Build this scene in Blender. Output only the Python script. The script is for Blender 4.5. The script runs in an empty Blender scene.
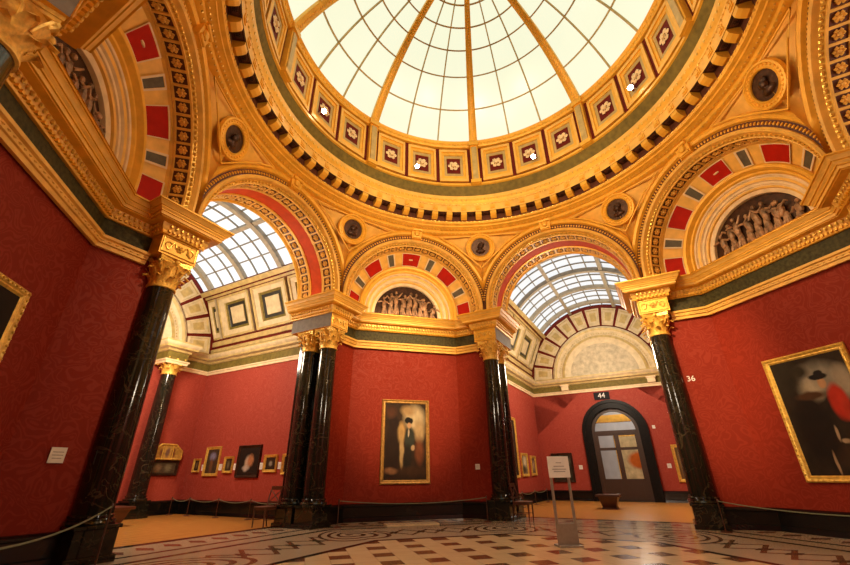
import bpy, math, random
from math import sin, cos, pi, radians as R_, sqrt, atan2, hypot
from mathutils import Vector, Matrix
random.seed(7)
SC = bpy.context.scene
COL = SC.collection

# ------------------------------------------------------------------ materials
def nt(name):
    m = bpy.data.materials.new(name); m.use_nodes = True
    t = m.node_tree; t.nodes.clear()
    o = t.nodes.new('ShaderNodeOutputMaterial')
    b = t.nodes.new('ShaderNodeBsdfPrincipled')
    t.links.new(b.outputs[0], o.inputs[0])
    return m, t, b

def N(t, kind, **kw):
    n = t.nodes.new(kind)
    for k, v in kw.items():
        if hasattr(n, k): setattr(n, k, v)
        else: n.inputs[k].default_value = v
    return n

def math_(t, op, a, b=None, c=None):
    n = t.nodes.new('ShaderNodeMath'); n.operation = op
    for i, v in enumerate((a, b, c)):
        if v is None: continue
        if isinstance(v, (int, float)): n.inputs[i].default_value = v
        else: t.links.new(v, n.inputs[i])
    return n.outputs[0]

def mix_(t, fac, a, b):
    n = t.nodes.new('ShaderNodeMix'); n.data_type = 'RGBA'
    if isinstance(fac, (int, float)): n.inputs[0].default_value = fac
    else: t.links.new(fac, n.inputs[0])
    for i, v in ((6, a), (7, b)):
        if isinstance(v, tuple): n.inputs[i].default_value = (*v, 1)
        else: t.links.new(v, n.inputs[i])
    return n.outputs[2]

def coords(t, kind='Object', scale=None):
    tc = t.nodes.new('ShaderNodeTexCoord')
    return tc.outputs[kind]

def mat(name, col, rough=.5, metal=0., var=.25, scale=6., bump=0., spec=.5, coat=0.):
    m, t, b = nt(name)
    v = coords(t)
    n = N(t, 'ShaderNodeTexNoise', Scale=scale, Detail=4.); t.links.new(v, n.inputs['Vector'])
    lo = tuple(c * (1 - var) for c in col); hi = tuple(min(1, c * (1 + var)) for c in col)
    mr = N(t, 'ShaderNodeMapRange'); mr.inputs[1].default_value = .3; mr.inputs[2].default_value = .7
    t.links.new(n.outputs['Fac'], mr.inputs[0])
    t.links.new(mix_(t, mr.outputs[0], lo, hi), b.inputs['Base Color'])
    b.inputs['Roughness'].default_value = rough; b.inputs['Metallic'].default_value = metal
    b.inputs['Specular IOR Level'].default_value = spec
    b.inputs['Coat Weight'].default_value = coat
    if bump:
        bp = N(t, 'ShaderNodeBump', Strength=bump, Distance=.02)
        n2 = N(t, 'ShaderNodeTexNoise', Scale=scale * 6, Detail=3.); t.links.new(v, n2.inputs['Vector'])
        t.links.new(n2.outputs['Fac'], bp.inputs['Height']); t.links.new(bp.outputs[0], b.inputs['Normal'])
    return m

def emis(name, col, strength):
    m, t, b = nt(name)
    b.inputs['Base Color'].default_value = (*col, 1)
    b.inputs['Emission Color'].default_value = (*col, 1)
    b.inputs['Emission Strength'].default_value = strength
    b.inputs['Roughness'].default_value = .3
    return m

def damask(name, base, hi):
    m, t, b = nt(name)
    g = t.nodes.new('ShaderNodeNewGeometry')
    n = N(t, 'ShaderNodeTexNoise', Scale=2.6, Detail=1., Distortion=1.3); t.links.new(g.outputs['Position'], n.inputs['Vector'])
    a = math_(t, 'SINE', math_(t, 'MULTIPLY', n.outputs['Fac'], 55.))
    mr = N(t, 'ShaderNodeMapRange'); mr.inputs[1].default_value = .1; mr.inputs[2].default_value = .5
    t.links.new(a, mr.inputs[0])
    f = N(t, 'ShaderNodeTexNoise', Scale=30., Detail=2.); t.links.new(g.outputs['Position'], f.inputs['Vector'])
    w = math_(t, 'MULTIPLY', mr.outputs[0], math_(t, 'MULTIPLY_ADD', f.outputs['Fac'], .9, .25))
    t.links.new(mix_(t, w, base, hi), b.inputs['Base Color'])
    t.links.new(math_(t, 'MULTIPLY_ADD', mr.outputs[0], -.18, .72), b.inputs['Roughness'])
    b.inputs['Specular IOR Level'].default_value = .18
    return m

def marble(name, base, vein, rough=.12, scale=2.2, vw=.035):
    m, t, b = nt(name)
    g = t.nodes.new('ShaderNodeNewGeometry')
    n = N(t, 'ShaderNodeTexNoise', Scale=scale, Detail=6., Distortion=1.6); t.links.new(g.outputs['Position'], n.inputs['Vector'])
    d = math_(t, 'ABSOLUTE', math_(t, 'SUBTRACT', n.outputs['Fac'], .5))
    mr = N(t, 'ShaderNodeMapRange'); mr.inputs[1].default_value = 0; mr.inputs[2].default_value = vw; mr.inputs[3].default_value = 1; mr.inputs[4].default_value = 0
    t.links.new(d, mr.inputs[0])
    n2 = N(t, 'ShaderNodeTexNoise', Scale=1.1, Detail=2.); t.links.new(g.outputs['Position'], n2.inputs['Vector'])
    f = math_(t, 'MULTIPLY', mr.outputs[0], math_(t, 'POWER', n2.outputs['Fac'], 2.2))
    n3 = N(t, 'ShaderNodeTexNoise', Scale=5., Detail=5.); t.links.new(g.outputs['Position'], n3.inputs['Vector'])
    bc = mix_(t, n3.outputs['Fac'], tuple(c * .4 for c in base), tuple(c * 1.8 for c in base))
    t.links.new(mix_(t, f, bc, vein), b.inputs['Base Color'])
    b.inputs['Roughness'].default_value = rough
    return m

def wood(name, a, c, rough=.35, sx=1., sy=12., planks=0., ang=0.):
    m, t, b = nt(name)
    g = t.nodes.new('ShaderNodeNewGeometry')
    mp = N(t, 'ShaderNodeMapping'); mp.inputs['Rotation'].default_value = (0, 0, ang)
    t.links.new(g.outputs['Position'], mp.inputs[0])
    mp2 = N(t, 'ShaderNodeMapping'); mp2.inputs['Scale'].default_value = (sx, sy, sy)
    t.links.new(mp.outputs[0], mp2.inputs[0])
    n = N(t, 'ShaderNodeTexNoise', Scale=1.5, Detail=5., Distortion=.4); t.links.new(mp2.outputs[0], n.inputs['Vector'])
    col = mix_(t, n.outputs['Fac'], a, c)
    if planks:
        s = N(t, 'ShaderNodeSeparateXYZ'); t.links.new(mp.outputs[0], s.inputs[0])
        fr = math_(t, 'FRACT', math_(t, 'DIVIDE', s.outputs[1], planks))
        col = mix_(t, math_(t, 'LESS_THAN', fr, .06), col, tuple(x * .35 for x in a))
    t.links.new(col, b.inputs['Base Color']); b.inputs['Roughness'].default_value = rough
    return m

M = {}
M['gold'] = mat('gilded ochre plaster', (.82, .44, .042), .42, .2, .12, 5., .05)
M['gold2'] = mat('pale ochre plaster', (.82, .48, .09), .5, .05, .15, 4., .05)
M['gilt'] = mat('bright gilt', (.86, .52, .10), .3, .45, .3, 14., .15)
M['leafgilt'] = mat('capital gilt', (.84, .50, .09), .42, .25, .25, 22., .3)
M['cream'] = mat('cream painted plaster', (.80, .62, .36), .55, 0, .12, 5., .05)
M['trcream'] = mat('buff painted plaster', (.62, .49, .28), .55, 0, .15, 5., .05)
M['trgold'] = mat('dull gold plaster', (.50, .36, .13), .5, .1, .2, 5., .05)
M['olive'] = mat('olive painted plaster', (.17, .125, .025), .6, 0, .25, 8., 0, .2)
M['frieze'] = mat('dark green frieze', (.050, .043, .012), .6, 0, .5, 14., .1, .2)
M['grayfr'] = mat('slate grey frieze', (.17, .14, .10), .6, 0, .2, 8.)
M['red'] = mat('bright red panel', (.44, .012, .003), .6, 0, .12, 5., 0, .15)
M['dkred'] = mat('dark red paint', (.13, .011, .006), .6, 0, .15, 5., 0, .15)
M['redband'] = mat('vermilion band', (.60, .065, .005), .6, 0, .15, 4., 0, .15)
M['brown'] = mat('dark brown recess', (.10, .028, .012), .55, 0, .3, 9.)
M['black'] = mat('black paint', (.012, .010, .008), .45, 0, .3, 9.)
M['grayp'] = mat('grey green panel', (.10, .085, .05), .6, 0, .25, 10.)
M['bronze'] = mat('dark bronze', (.055, .022, .010), .35, .5, .5, 10., .2)
M['relief'] = mat('toned plaster figures', (.30, .17, .085), .45, .15, .6, 9., .3)
M['wall'] = damask('red damask', (.215, .0175, .0055), (.265, .026, .0085))
M['wall2'] = damask('rose red damask', (.34, .050, .030), (.40, .068, .042))
M['marble'] = marble('black marble', (.010, .009, .006), (.15, .11, .06), .1, 2.2, .024)
M['greenmarble'] = marble('dark green marble', (.013, .014, .010), (.35, .30, .2), .12, 2.6, .05)
M['dado'] = marble('black dado marble', (.004, .0035, .003), (.06, .04, .025), .22, 2., .02)
M['tymp'] = marble('mottled cream plaster', (.46, .38, .24), (.30, .2, .1), .6, 5., .05)
M['woodfloor'] = wood('honey oak floor', (.44, .17, .03), (.66, .32, .075), .25, 1., 9., .16, R_(45))
M['darkwood'] = wood('dark mahogany', (.050, .014, .007), (.11, .034, .014), .3, 3., 14.)
M['doorwood'] = wood('dark oak door', (.026, .010, .004), (.055, .022, .008), .45, 3., 14.)
M['steel'] = mat('brushed metal', (.36, .31, .25), .38, .7, .08, 20.)
M['brass'] = mat('polished brass', (.75, .45, .12), .22, 1., .15, 12.)
M['paper'] = mat('white card', (.80, .76, .68), .6, 0, .04, 10.)
M['ink'] = mat('grey print', (.35, .32, .28), .6, 0, .05, 10.)
M['rope'] = mat('olive green cord', (.16, .17, .09), .7, 0, .3, 60.)
M['leather'] = mat('brown leather', (.10, .030, .014), .4, 0, .2, 12.)
M['lampbody'] = mat('white enamel lamp', (.75, .70, .6), .35, 0, .05, 8.)
M['lens'] = emis('lit lamp lens', (1, .93, .8), 60.)
M['plate'] = mat('black sign plate', (.012, .010, .012), .6, 0, .1, 8., 0, .15)
M['white'] = mat('white lettering', (.85, .82, .78), .5, 0, .03, 8.)
M['bluewall'] = mat('pale blue grey wall', (.42, .45, .50), .6, 0, .08, 3.)
M['bar'] = mat('lead grey glazing bar', (.22, .20, .15), .5, .1, .15, 8.)
M['rib'] = mat('skylight truss', (.33, .29, .21), .5, 0, .15, 6.)
M['antique'] = mat('antique gilt', (.46, .25, .06), .4, .4, .3, 14., .15)
M['stone'] = mat('black door stone', (.008, .006, .005), .4, 0, .3, 8., 0, .12)
M['glass'] = None

def glassmat(name, a, c, strength, scale):
    m, t, b = nt(name)
    v = coords(t)
    n = N(t, 'ShaderNodeTexNoise', Scale=scale, Detail=2.); t.links.new(v, n.inputs['Vector'])
    col = mix_(t, n.outputs['Fac'], a, c)
    t.links.new(col, b.inputs['Emission Color']); b.inputs['Base Color'].default_value = (.05, .05, .045, 1)
    b.inputs['Emission Strength'].default_value = strength
    b.inputs['Roughness'].default_value = .25
    return m
M['glass'] = glassmat('milky daylit dome glass', (.94, .94, .70), (.86, .88, .62), .91, .5)
M['sky'] = glassmat('daylit skylight glass', (.93, .95, .97), (.90, .91, .91), 1.02, .45)
M['sky2'] = glassmat('frosted daylit skylight glass', (.80, .82, .84), (.66, .68, .69), 1.05, .5)

def floor_mat():
    m, t, b = nt('inlaid stone floor')
    L = t.links
    g = t.nodes.new('ShaderNodeNewGeometry')
    s = N(t, 'ShaderNodeSeparateXYZ'); L.new(g.outputs['Position'], s.inputs[0])
    x, y = s.outputs[0], s.outputs[1]
    ax_ = math_(t, 'ABSOLUTE', x); ay_ = math_(t, 'ABSOLUTE', y)
    d1 = math_(t, 'MAXIMUM', ax_, ay_)
    d2 = math_(t, 'MULTIPLY', math_(t, 'ADD', ax_, ay_), .70711)
    ap = math_(t, 'MAXIMUM', d1, d2)
    isd = math_(t, 'GREATER_THAN', d2, d1)
    mn = math_(t, 'MINIMUM', ax_, ay_)
    # lateral coordinate along the side of the octagon
    latd = math_(t, 'MULTIPLY', math_(t, 'ABSOLUTE', math_(t, 'SUBTRACT', ax_, ay_)), .70711)
    lat = math_(t, 'ADD', math_(t, 'MULTIPLY', isd, latd), math_(t, 'MULTIPLY', math_(t, 'SUBTRACT', 1., isd), mn))
    # field squares
    P = .69
    fx = math_(t, 'ABSOLUTE', math_(t, 'SUBTRACT', math_(t, 'FRACT', math_(t, 'DIVIDE', math_(t, 'ADD', x, 100 * P - .5 + P / 2), P)), .5))
    fy = math_(t, 'ABSOLUTE', math_(t, 'SUBTRACT', math_(t, 'FRACT', math_(t, 'DIVIDE', math_(t, 'ADD', y, 100 * P - 1.1 + P / 2), P)), .5))
    mx = math_(t, 'MAXIMUM', fx, fy)
    sq = math_(t, 'LESS_THAN', mx, .235)
    jn = math_(t, 'LESS_THAN', math_(t, 'MINIMUM', math_(t, 'ABSOLUTE', math_(t, 'SUBTRACT', fx, .235)), math_(t, 'ABSOLUTE', math_(t, 'SUBTRACT', fy, .235))), .008)
    nz = N(t, 'ShaderNodeTexNoise', Scale=3., Detail=6.); L.new(g.outputs['Position'], nz.inputs['Vector'])
    nz2 = N(t, 'ShaderNodeTexNoise', Scale=40., Detail=3.); L.new(g.outputs['Position'], nz2.inputs['Vector'])
    cream = mix_(t, nz.outputs['Fac'], (.60, .42, .22), (.80, .60, .34))
    cream = mix_(t, math_(t, 'MULTIPLY', jn, .45), cream, (.22, .12, .05))
    rust = mix_(t, nz2.outputs['Fac'], (.11, .048, .020), (.22, .105, .048))
    field = mix_(t, sq, cream, rust)
    # border: concentric circles at the octagon corners, repeating pointed figure along sides
    mid = 4.45
    da = math_(t, 'SUBTRACT', ap, mid)
    cl = math_(t, 'SUBTRACT', lat, math_(t, 'MULTIPLY', ap, .41421))
    dist = math_(t, 'SQRT', math_(t, 'ADD', math_(t, 'MULTIPLY', da, da), math_(t, 'MULTIPLY', cl, cl)))
    rings = math_(t, 'LESS_THAN', math_(t, 'FRACT', math_(t, 'MULTIPLY', dist, 4.2)), .38)
    incirc = math_(t, 'LESS_THAN', dist, .80)
    pl = math_(t, 'ABSOLUTE', math_(t, 'SUBTRACT', math_(t, 'FRACT', math_(t, 'DIVIDE', math_(t, 'ADD', lat, 10.), .62)), .5))
    tri = math_(t, 'LESS_THAN', math_(t, 'ABSOLUTE', math_(t, 'SUBTRACT', math_(t, 'ABSOLUTE', da), math_(t, 'MULTIPLY', pl, .9))), .075)
    core = math_(t, 'LESS_THAN', math_(t, 'ADD', math_(t, 'MULTIPLY', pl, 1.3), math_(t, 'ABSOLUTE', da)), .22)
    wh = mix_(t, nz2.outputs['Fac'], (.38, .28, .17), (.55, .43, .29))
    bord = mix_(t, tri, wh, (.17, .075, .035))
    bord = mix_(t, core, bord, (.06, .045, .02))
    bord = mix_(t, incirc, bord, mix_(t, rings, wh, (.12, .05, .025)))
    # second band of reddish lozenges
    q = math_(t, 'ABSOLUTE', math_(t, 'SUBTRACT', math_(t, 'FRACT', math_(t, 'DIVIDE', math_(t, 'ADD', lat, 10.), .5)), .5))
    loz = math_(t, 'LESS_THAN', math_(t, 'ADD', q, math_(t, 'ABSOLUTE', math_(t, 'SUBTRACT', ap, 6.55))), .30)
    outer = mix_(t, loz, wh, (.22, .08, .045))
    def band(lo, hi):
        return math_(t, 'MULTIPLY', math_(t, 'GREATER_THAN', ap, lo), math_(t, 'LESS_THAN', ap, hi))
    col = mix_(t, math_(t, 'GREATER_THAN', ap, 3.36), field, bord)
    col = mix_(t, math_(t, 'GREATER_THAN', ap, 5.45), col, wh)
    col = mix_(t, math_(t, 'GREATER_THAN', ap, 6.05), col, outer)
    for lo, hi in ((3.33, 3.47), (5.38, 5.52), (5.95, 6.07), (7.05, 7.6)):
        col = mix_(t, band(lo, hi), col, (.030, .014, .008))
    L.new(col, b.inputs['Base Color'])
    L.new(math_(t, 'MULTIPLY_ADD', nz2.outputs['Fac'], .12, .10), b.inputs['Roughness'])
    return m
M['floor'] = floor_mat()

def paint_mat(name, base, blobs, noise=.10, seed=0.):
    """a plain painted canvas: soft patches of colour on a dark ground"""
    m, t, b = nt(name)
    L = t.links
    tc = t.nodes.new('ShaderNodeTexCoord')
    n = N(t, 'ShaderNodeTexNoise', Scale=5., Detail=4.)
    mp = N(t, 'ShaderNodeMapping'); mp.inputs['Location'].default_value = (seed, seed * 2, 0)
    L.new(tc.outputs['UV'], mp.inputs[0]); L.new(mp.outputs[0], n.inputs['Vector'])
    va = N(t, 'ShaderNodeVectorMath'); va.operation = 'MULTIPLY_ADD'
    L.new(n.outputs['Color'], va.inputs[0]); va.inputs[1].default_value = (noise, noise, 0)
    L.new(tc.outputs['UV'], va.inputs[2])
    s = N(t, 'ShaderNodeSeparateXYZ'); L.new(va.outputs[0], s.inputs[0])
    n2 = N(t, 'ShaderNodeTexNoise', Scale=9., Detail=5.); L.new(mp.outputs[0], n2.inputs['Vector'])
    col = mix_(t, n2.outputs['Fac'], tuple(c * .35 for c in base), tuple(c * 1.7 for c in base))
    for (cx, cy, rx, ry, c, soft) in blobs:
        dx = math_(t, 'DIVIDE', math_(t, 'SUBTRACT', s.outputs[0], cx + noise * .5), rx)
        dy = math_(t, 'DIVIDE', math_(t, 'SUBTRACT', s.outputs[1], cy + noise * .5), ry)
        d = math_(t, 'SQRT', math_(t, 'ADD', math_(t, 'MULTIPLY', dx, dx), math_(t, 'MULTIPLY', dy, dy)))
        mr = N(t, 'ShaderNodeMapRange'); mr.inputs[1].default_value = 1 - soft; mr.inputs[2].default_value = 1 + soft
        mr.inputs[3].default_value = 1; mr.inputs[4].default_value = 0
        L.new(d, mr.inputs[0])
        cc = mix_(t, n2.outputs['Fac'], tuple(k * .55 for k in c), tuple(min(1, k * 1.4) for k in c))
        col = mix_(t, mr.outputs[0], col, cc)
    L.new(col, b.inputs['Base Color']); b.inputs['Roughness'].default_value = .6; b.inputs['Specular IOR Level'].default_value = .15
    return m

# ------------------------------------------------------------------ mesh builder
class MB:
    def __init__(s): s.v = []; s.f = []; s.m = []; s.uv = None
    def add(s, vs, fs, mi=0):
        o = len(s.v); s.v += [tuple(p) for p in vs]
        for f in fs: s.f.append(tuple(i + o for i in f)); s.m.append(mi)
        return o
    def box(s, c, d, mi=0, rz=0., taper=1.):
        cx, cy, cz = c; hx, hy, hz = d[0] / 2, d[1] / 2, d[2] / 2
        vs = []
        for z, k in ((-hz, taper), (hz, 1.)):
            for x, y in ((-hx, -hy), (hx, -hy), (hx, hy), (-hx, hy)):
                x2, y2 = x * k, y * k
                vs.append((cx + x2 * cos(rz) - y2 * sin(rz), cy + x2 * sin(rz) + y2 * cos(rz), cz + z))
        s.add(vs, [(3, 2, 1, 0), (4, 5, 6, 7), (0, 1, 5, 4), (1, 2, 6, 5), (2, 3, 7, 6), (3, 0, 4, 7)], mi)
    def rows(s, rows, mi=0, close=False, mis=None, flip=False):
        """rows: list of equally long point rows; mis: material per band between the points of a row"""
        n = len(rows[0]); o = len(s.v)
        for r in rows: s.v += [tuple(p) for p in r]
        K = len(rows)
        for i in range(K if close else K - 1):
            a = o + i * n; b = o + ((i + 1) % K) * n
            for j in range(n - 1):
                f = (a + j, b + j, b + j + 1, a + j + 1)
                s.f.append(f[::-1] if flip else f); s.m.append(mis[j] if mis else mi)
    def lathe(s, prof, c=(0, 0, 0), n=32, mi=0, a0=0., a1=2 * pi, mis=None):
        full = abs(a1 - a0 - 2 * pi) < 1e-6
        rows = []
        for i in range(n if full else n + 1):
            a = a0 + (a1 - a0) * i / n
            rows.append([(c[0] + r * cos(a), c[1] + r * sin(a), c[2] + z) for r, z in prof])
        s.rows(rows, mi, full, mis)
    def tube(s, pts, r, n=8, mi=0, cap=True):
        pts = [Vector(p) for p in pts]; rows = []
        for i, p in enumerate(pts):
            d = (pts[min(i + 1, len(pts) - 1)] - pts[max(i - 1, 0)]).normalized()
            u = d.cross(Vector((0, 0, 1)))
            if u.length < 1e-3: u = d.cross(Vector((1, 0, 0)))
            u.normalize(); w = u.cross(d)
            rr = r[i] if isinstance(r, (list, tuple)) else r
            rows.append([p + (u * cos(2 * pi * k / n) + w * sin(2 * pi * k / n)) * rr for k in range(n + 1)])
        o = len(s.v); s.rows(rows, mi)
        if cap:
            s.f.append(tuple(o + k for k in range(n))); s.m.append(mi)
            e = o + (len(pts) - 1) * (n + 1)
            s.f.append(tuple(e + k for k in range(n))[::-1]); s.m.append(mi)
    def blob(s, c, r, mi=0, n=6, k=3, rot=None):
        """small ellipsoid"""
        rows = []
        for i in range(k + 1):
            ph = -pi / 2 + pi * i / k
            row = []
            for j in range(n + 1):
                a = 2 * pi * j / n
                v = Vector((r[0] * cos(ph) * cos(a), r[1] * cos(ph) * sin(a), r[2] * sin(ph)))
                if rot: v = rot @ v
                row.append((c[0] + v.x, c[1] + v.y, c[2] + v.z))
            rows.append(row)
        s.rows(rows, mi, flip=True)
    def arc(s, prof, zc, p0=0., p1=pi, n=40, mi=0, mis=None, stilt=0., mitre=False):
        """prof: (R, axial) swept round an arch standing in the lateral/vertical plane"""
        rows = []
        if stilt: rows.append([(a, R * cos(p0), zc + R * sin(p0) - stilt) for R, a in prof])
        for i in range(n + 1):
            p = p0 + (p1 - p0) * i / n
            rows.append([(a, R * cos(p), zc + R * sin(p)) for R, a in prof])
        if stilt: rows.append([(a, R * cos(p1), zc + R * sin(p1) - stilt) for R, a in prof])
        if mitre: rows = [[(a, max(-a * .4142, min(a * .4142, y)), z) for a, y, z in r] for r in rows]
        s.rows(rows, mi, mis=mis)
    def sweep(s, path, prof, mi=0, mis=None, segmis=None, side=1, closed=False):
        """path in plan, prof (offset, z); offset is to the left of the path times side"""
        n = len(path); rows = []
        P = [Vector(p) for p in path]
        for i in range(n):
            if closed: d0 = (P[i] - P[i - 1]).normalized(); d1 = (P[(i + 1) % n] - P[i]).normalized()
            else:
                d0 = (P[i] - P[i - 1]).normalized() if i else (P[1] - P[0]).normalized()
                d1 = (P[i + 1] - P[i]).normalized() if i < n - 1 else d0
            n0 = Vector((-d0.y, d0.x)) * side; n1 = Vector((-d1.y, d1.x)) * side
            m = (n0 + n1).normalized(); m = m / max(.3, m.dot(n0))
            rows.append([(P[i].x + m.x * o, P[i].y + m.y * o, z) for o, z in prof])
        o = len(s.v); k = len(prof)
        for r in rows: s.v += r
        for i in range(n if closed else n - 1):
            a = o + i * k; b = o + ((i + 1) % n) * k
            for j in range(k - 1):
                f = (a + j, b + j, b + j + 1, a + j + 1)
                s.f.append(f if side > 0 else f[::-1])
                q = mis[j] if mis else mi
                if segmis and (i, j) in segmis: q = segmis[(i, j)]
                s.m.append(q)
    def build(s, name, mats, parent=None, smooth=35., mx=None, quiet=False):
        if not isinstance(mats, (list, tuple)): mats = [mats]
        me = bpy.data.meshes.new(name)
        me.from_pydata(s.v, [], s.f)
        for m in mats: me.materials.append(M[m] if isinstance(m, str) else m)
        me.polygons.foreach_set('material_index', s.m)
        if s.uv:
            l = me.uv_layers.new(name='UVMap')
            for lp in me.loops: l.data[lp.index].uv = s.uv[lp.vertex_index]
        me.update()
        if smooth:
            me.polygons.foreach_set('use_smooth', [True] * len(me.polygons))
            me.set_sharp_from_angle(angle=R_(smooth))
        o = bpy.data.objects.new(name, me); COL.objects.link(o)
        if parent: o.parent = parent
        if mx is not None: o.matrix_local = mx
        return o

def setp(o, label=None, cat=None, group=None, kind=None):
    if label: o['label'] = label
    if cat: o['category'] = cat
    if group: o['group'] = group
    if kind: o['kind'] = kind
    return o
def struct(o, label=None): return setp(o, label, kind='structure')
def empty(name, loc=(0, 0, 0), rz=0., label=None, cat=None, group=None):
    o = bpy.data.objects.new(name, None); COL.objects.link(o)
    o.location = loc; o.rotation_euler = (0, 0, rz); o.empty_display_size = .2
    return setp(o, label, cat, group)
def copy_tree(o, parent=None):
    c = o.copy(); COL.objects.link(c)
    if parent: c.parent = parent
    for ch in list(o.children): copy_tree(ch, c)
    return c
def RZ(a): return Matrix.Rotation(a, 4, 'Z')
def fr(a, ax, lat, z=0.):
    """world point from the frame of the side that faces angle a (degrees)"""
    a = R_(a); return (ax * cos(a) - lat * sin(a), ax * sin(a) + lat * cos(a), z)
S2 = sqrt(.5)
def T2n(ax, lat, side):
    """point of the neighbouring opening's frame in this niche's frame"""
    x = ax * S2 - lat * S2; y = ax * S2 + lat * S2
    return (x, y * side)

NICHES = {90: 'back', 0: 'right', 180: 'left', 270: 'near'}
ARMS = {45: 15.9, 135: 13.72, 225: 13.7, 315: 13.7}
W = 3.73                                     # half width of the side rooms
ZC = 6.2                                     # centre of the arches
ZT = 6.0                                     # top of the main cornice

# ------------------------------------------------------------------ shell: walls, dado, floor
def nwall(side):
    pos = [(7.05, 1.77), T2n(6.22, -2.55, 1), T2n(7.40, -2.55, 1), T2n(7.40, -W, 1)]
    return [(x, -y) for x, y in pos[::-1]] + pos
for a, nm in NICHES.items():
    path = nwall(a)
    b = MB(); b.sweep(path, [(0, 0), (0, 5.2)], segmis={(1, 0): 1, (5, 0): 1})
    struct(b.build('wall_' + nm, ['wall', 'marble'], mx=RZ(R_(a)), smooth=0))
    b = MB(); b.sweep(path[1:-1], [(.0, .44), (.05, .43), (.08, .40), (.08, .37), (.045, .35), (.045, .12), (.09, .10), (.10, 0)])
    struct(b.build('baseboard_' + nm, 'dado', mx=RZ(R_(a))))
b = MB()
oc = [(7.3 / cos(R_(22.5)) * cos(R_(22.5 + 45 * k)), 7.3 / cos(R_(22.5)) * sin(R_(22.5 + 45 * k)), 0) for k in range(8)]
b.add(oc + [(x, y, -.1) for x, y, z in oc], [tuple(range(8))] + [(i, i + 8, (i + 1) % 8 + 8, (i + 1) % 8) for i in range(8)])
struct(b.build('floor', 'floor', smooth=0))

# ------------------------------------------------------------------ entablature of the hall
def ent_path():
    pos = [(7.0, 1.75), T2n(6.187, -2.85, 1), T2n(5.80, -2.85, 1), T2n(5.80, -2.10, 1), T2n(7.38, -2.10, 1)]
    return [(x, -y) for x, y in pos[::-1]] + pos
def along(path, step, off, side=1):
    """points and directions along a plan path, offset to the left"""
    out = []
    for i in range(len(path) - 1):
        p, q = Vector(path[i]), Vector(path[i + 1]); d = q - p; L = d.length
        if L < .2: continue
        d.normalize(); n = Vector((-d.y, d.x)) * side
        k = max(1, int(L / step))
        for j in range(k):
            c = p + d * (L * (j + .5) / k) + n * off
            out.append((c.x, c.y, atan2(d.y, d.x)))
    return out
def rosette(b, c, out, up, r, mi):
    """small flower of six petals round a boss, in the plane facing 'out'"""
    out = Vector(out).normalized(); up = Vector(up); u = up.cross(out).normalized(); w = out.cross(u)
    rot = Matrix((u, w, out)).transposed()
    c = Vector(c)
    b.blob(c + out * r * .25, (r * .36, r * .36, r * .3), mi, 6, 3, rot)
    for k in range(6):
        a = k * pi / 3
        b.blob(c + (u * cos(a) + w * sin(a)) * r * .62 + out * r * .1, (r * .36, r * .36, r * .18), mi, 5, 2, rot)

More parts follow.
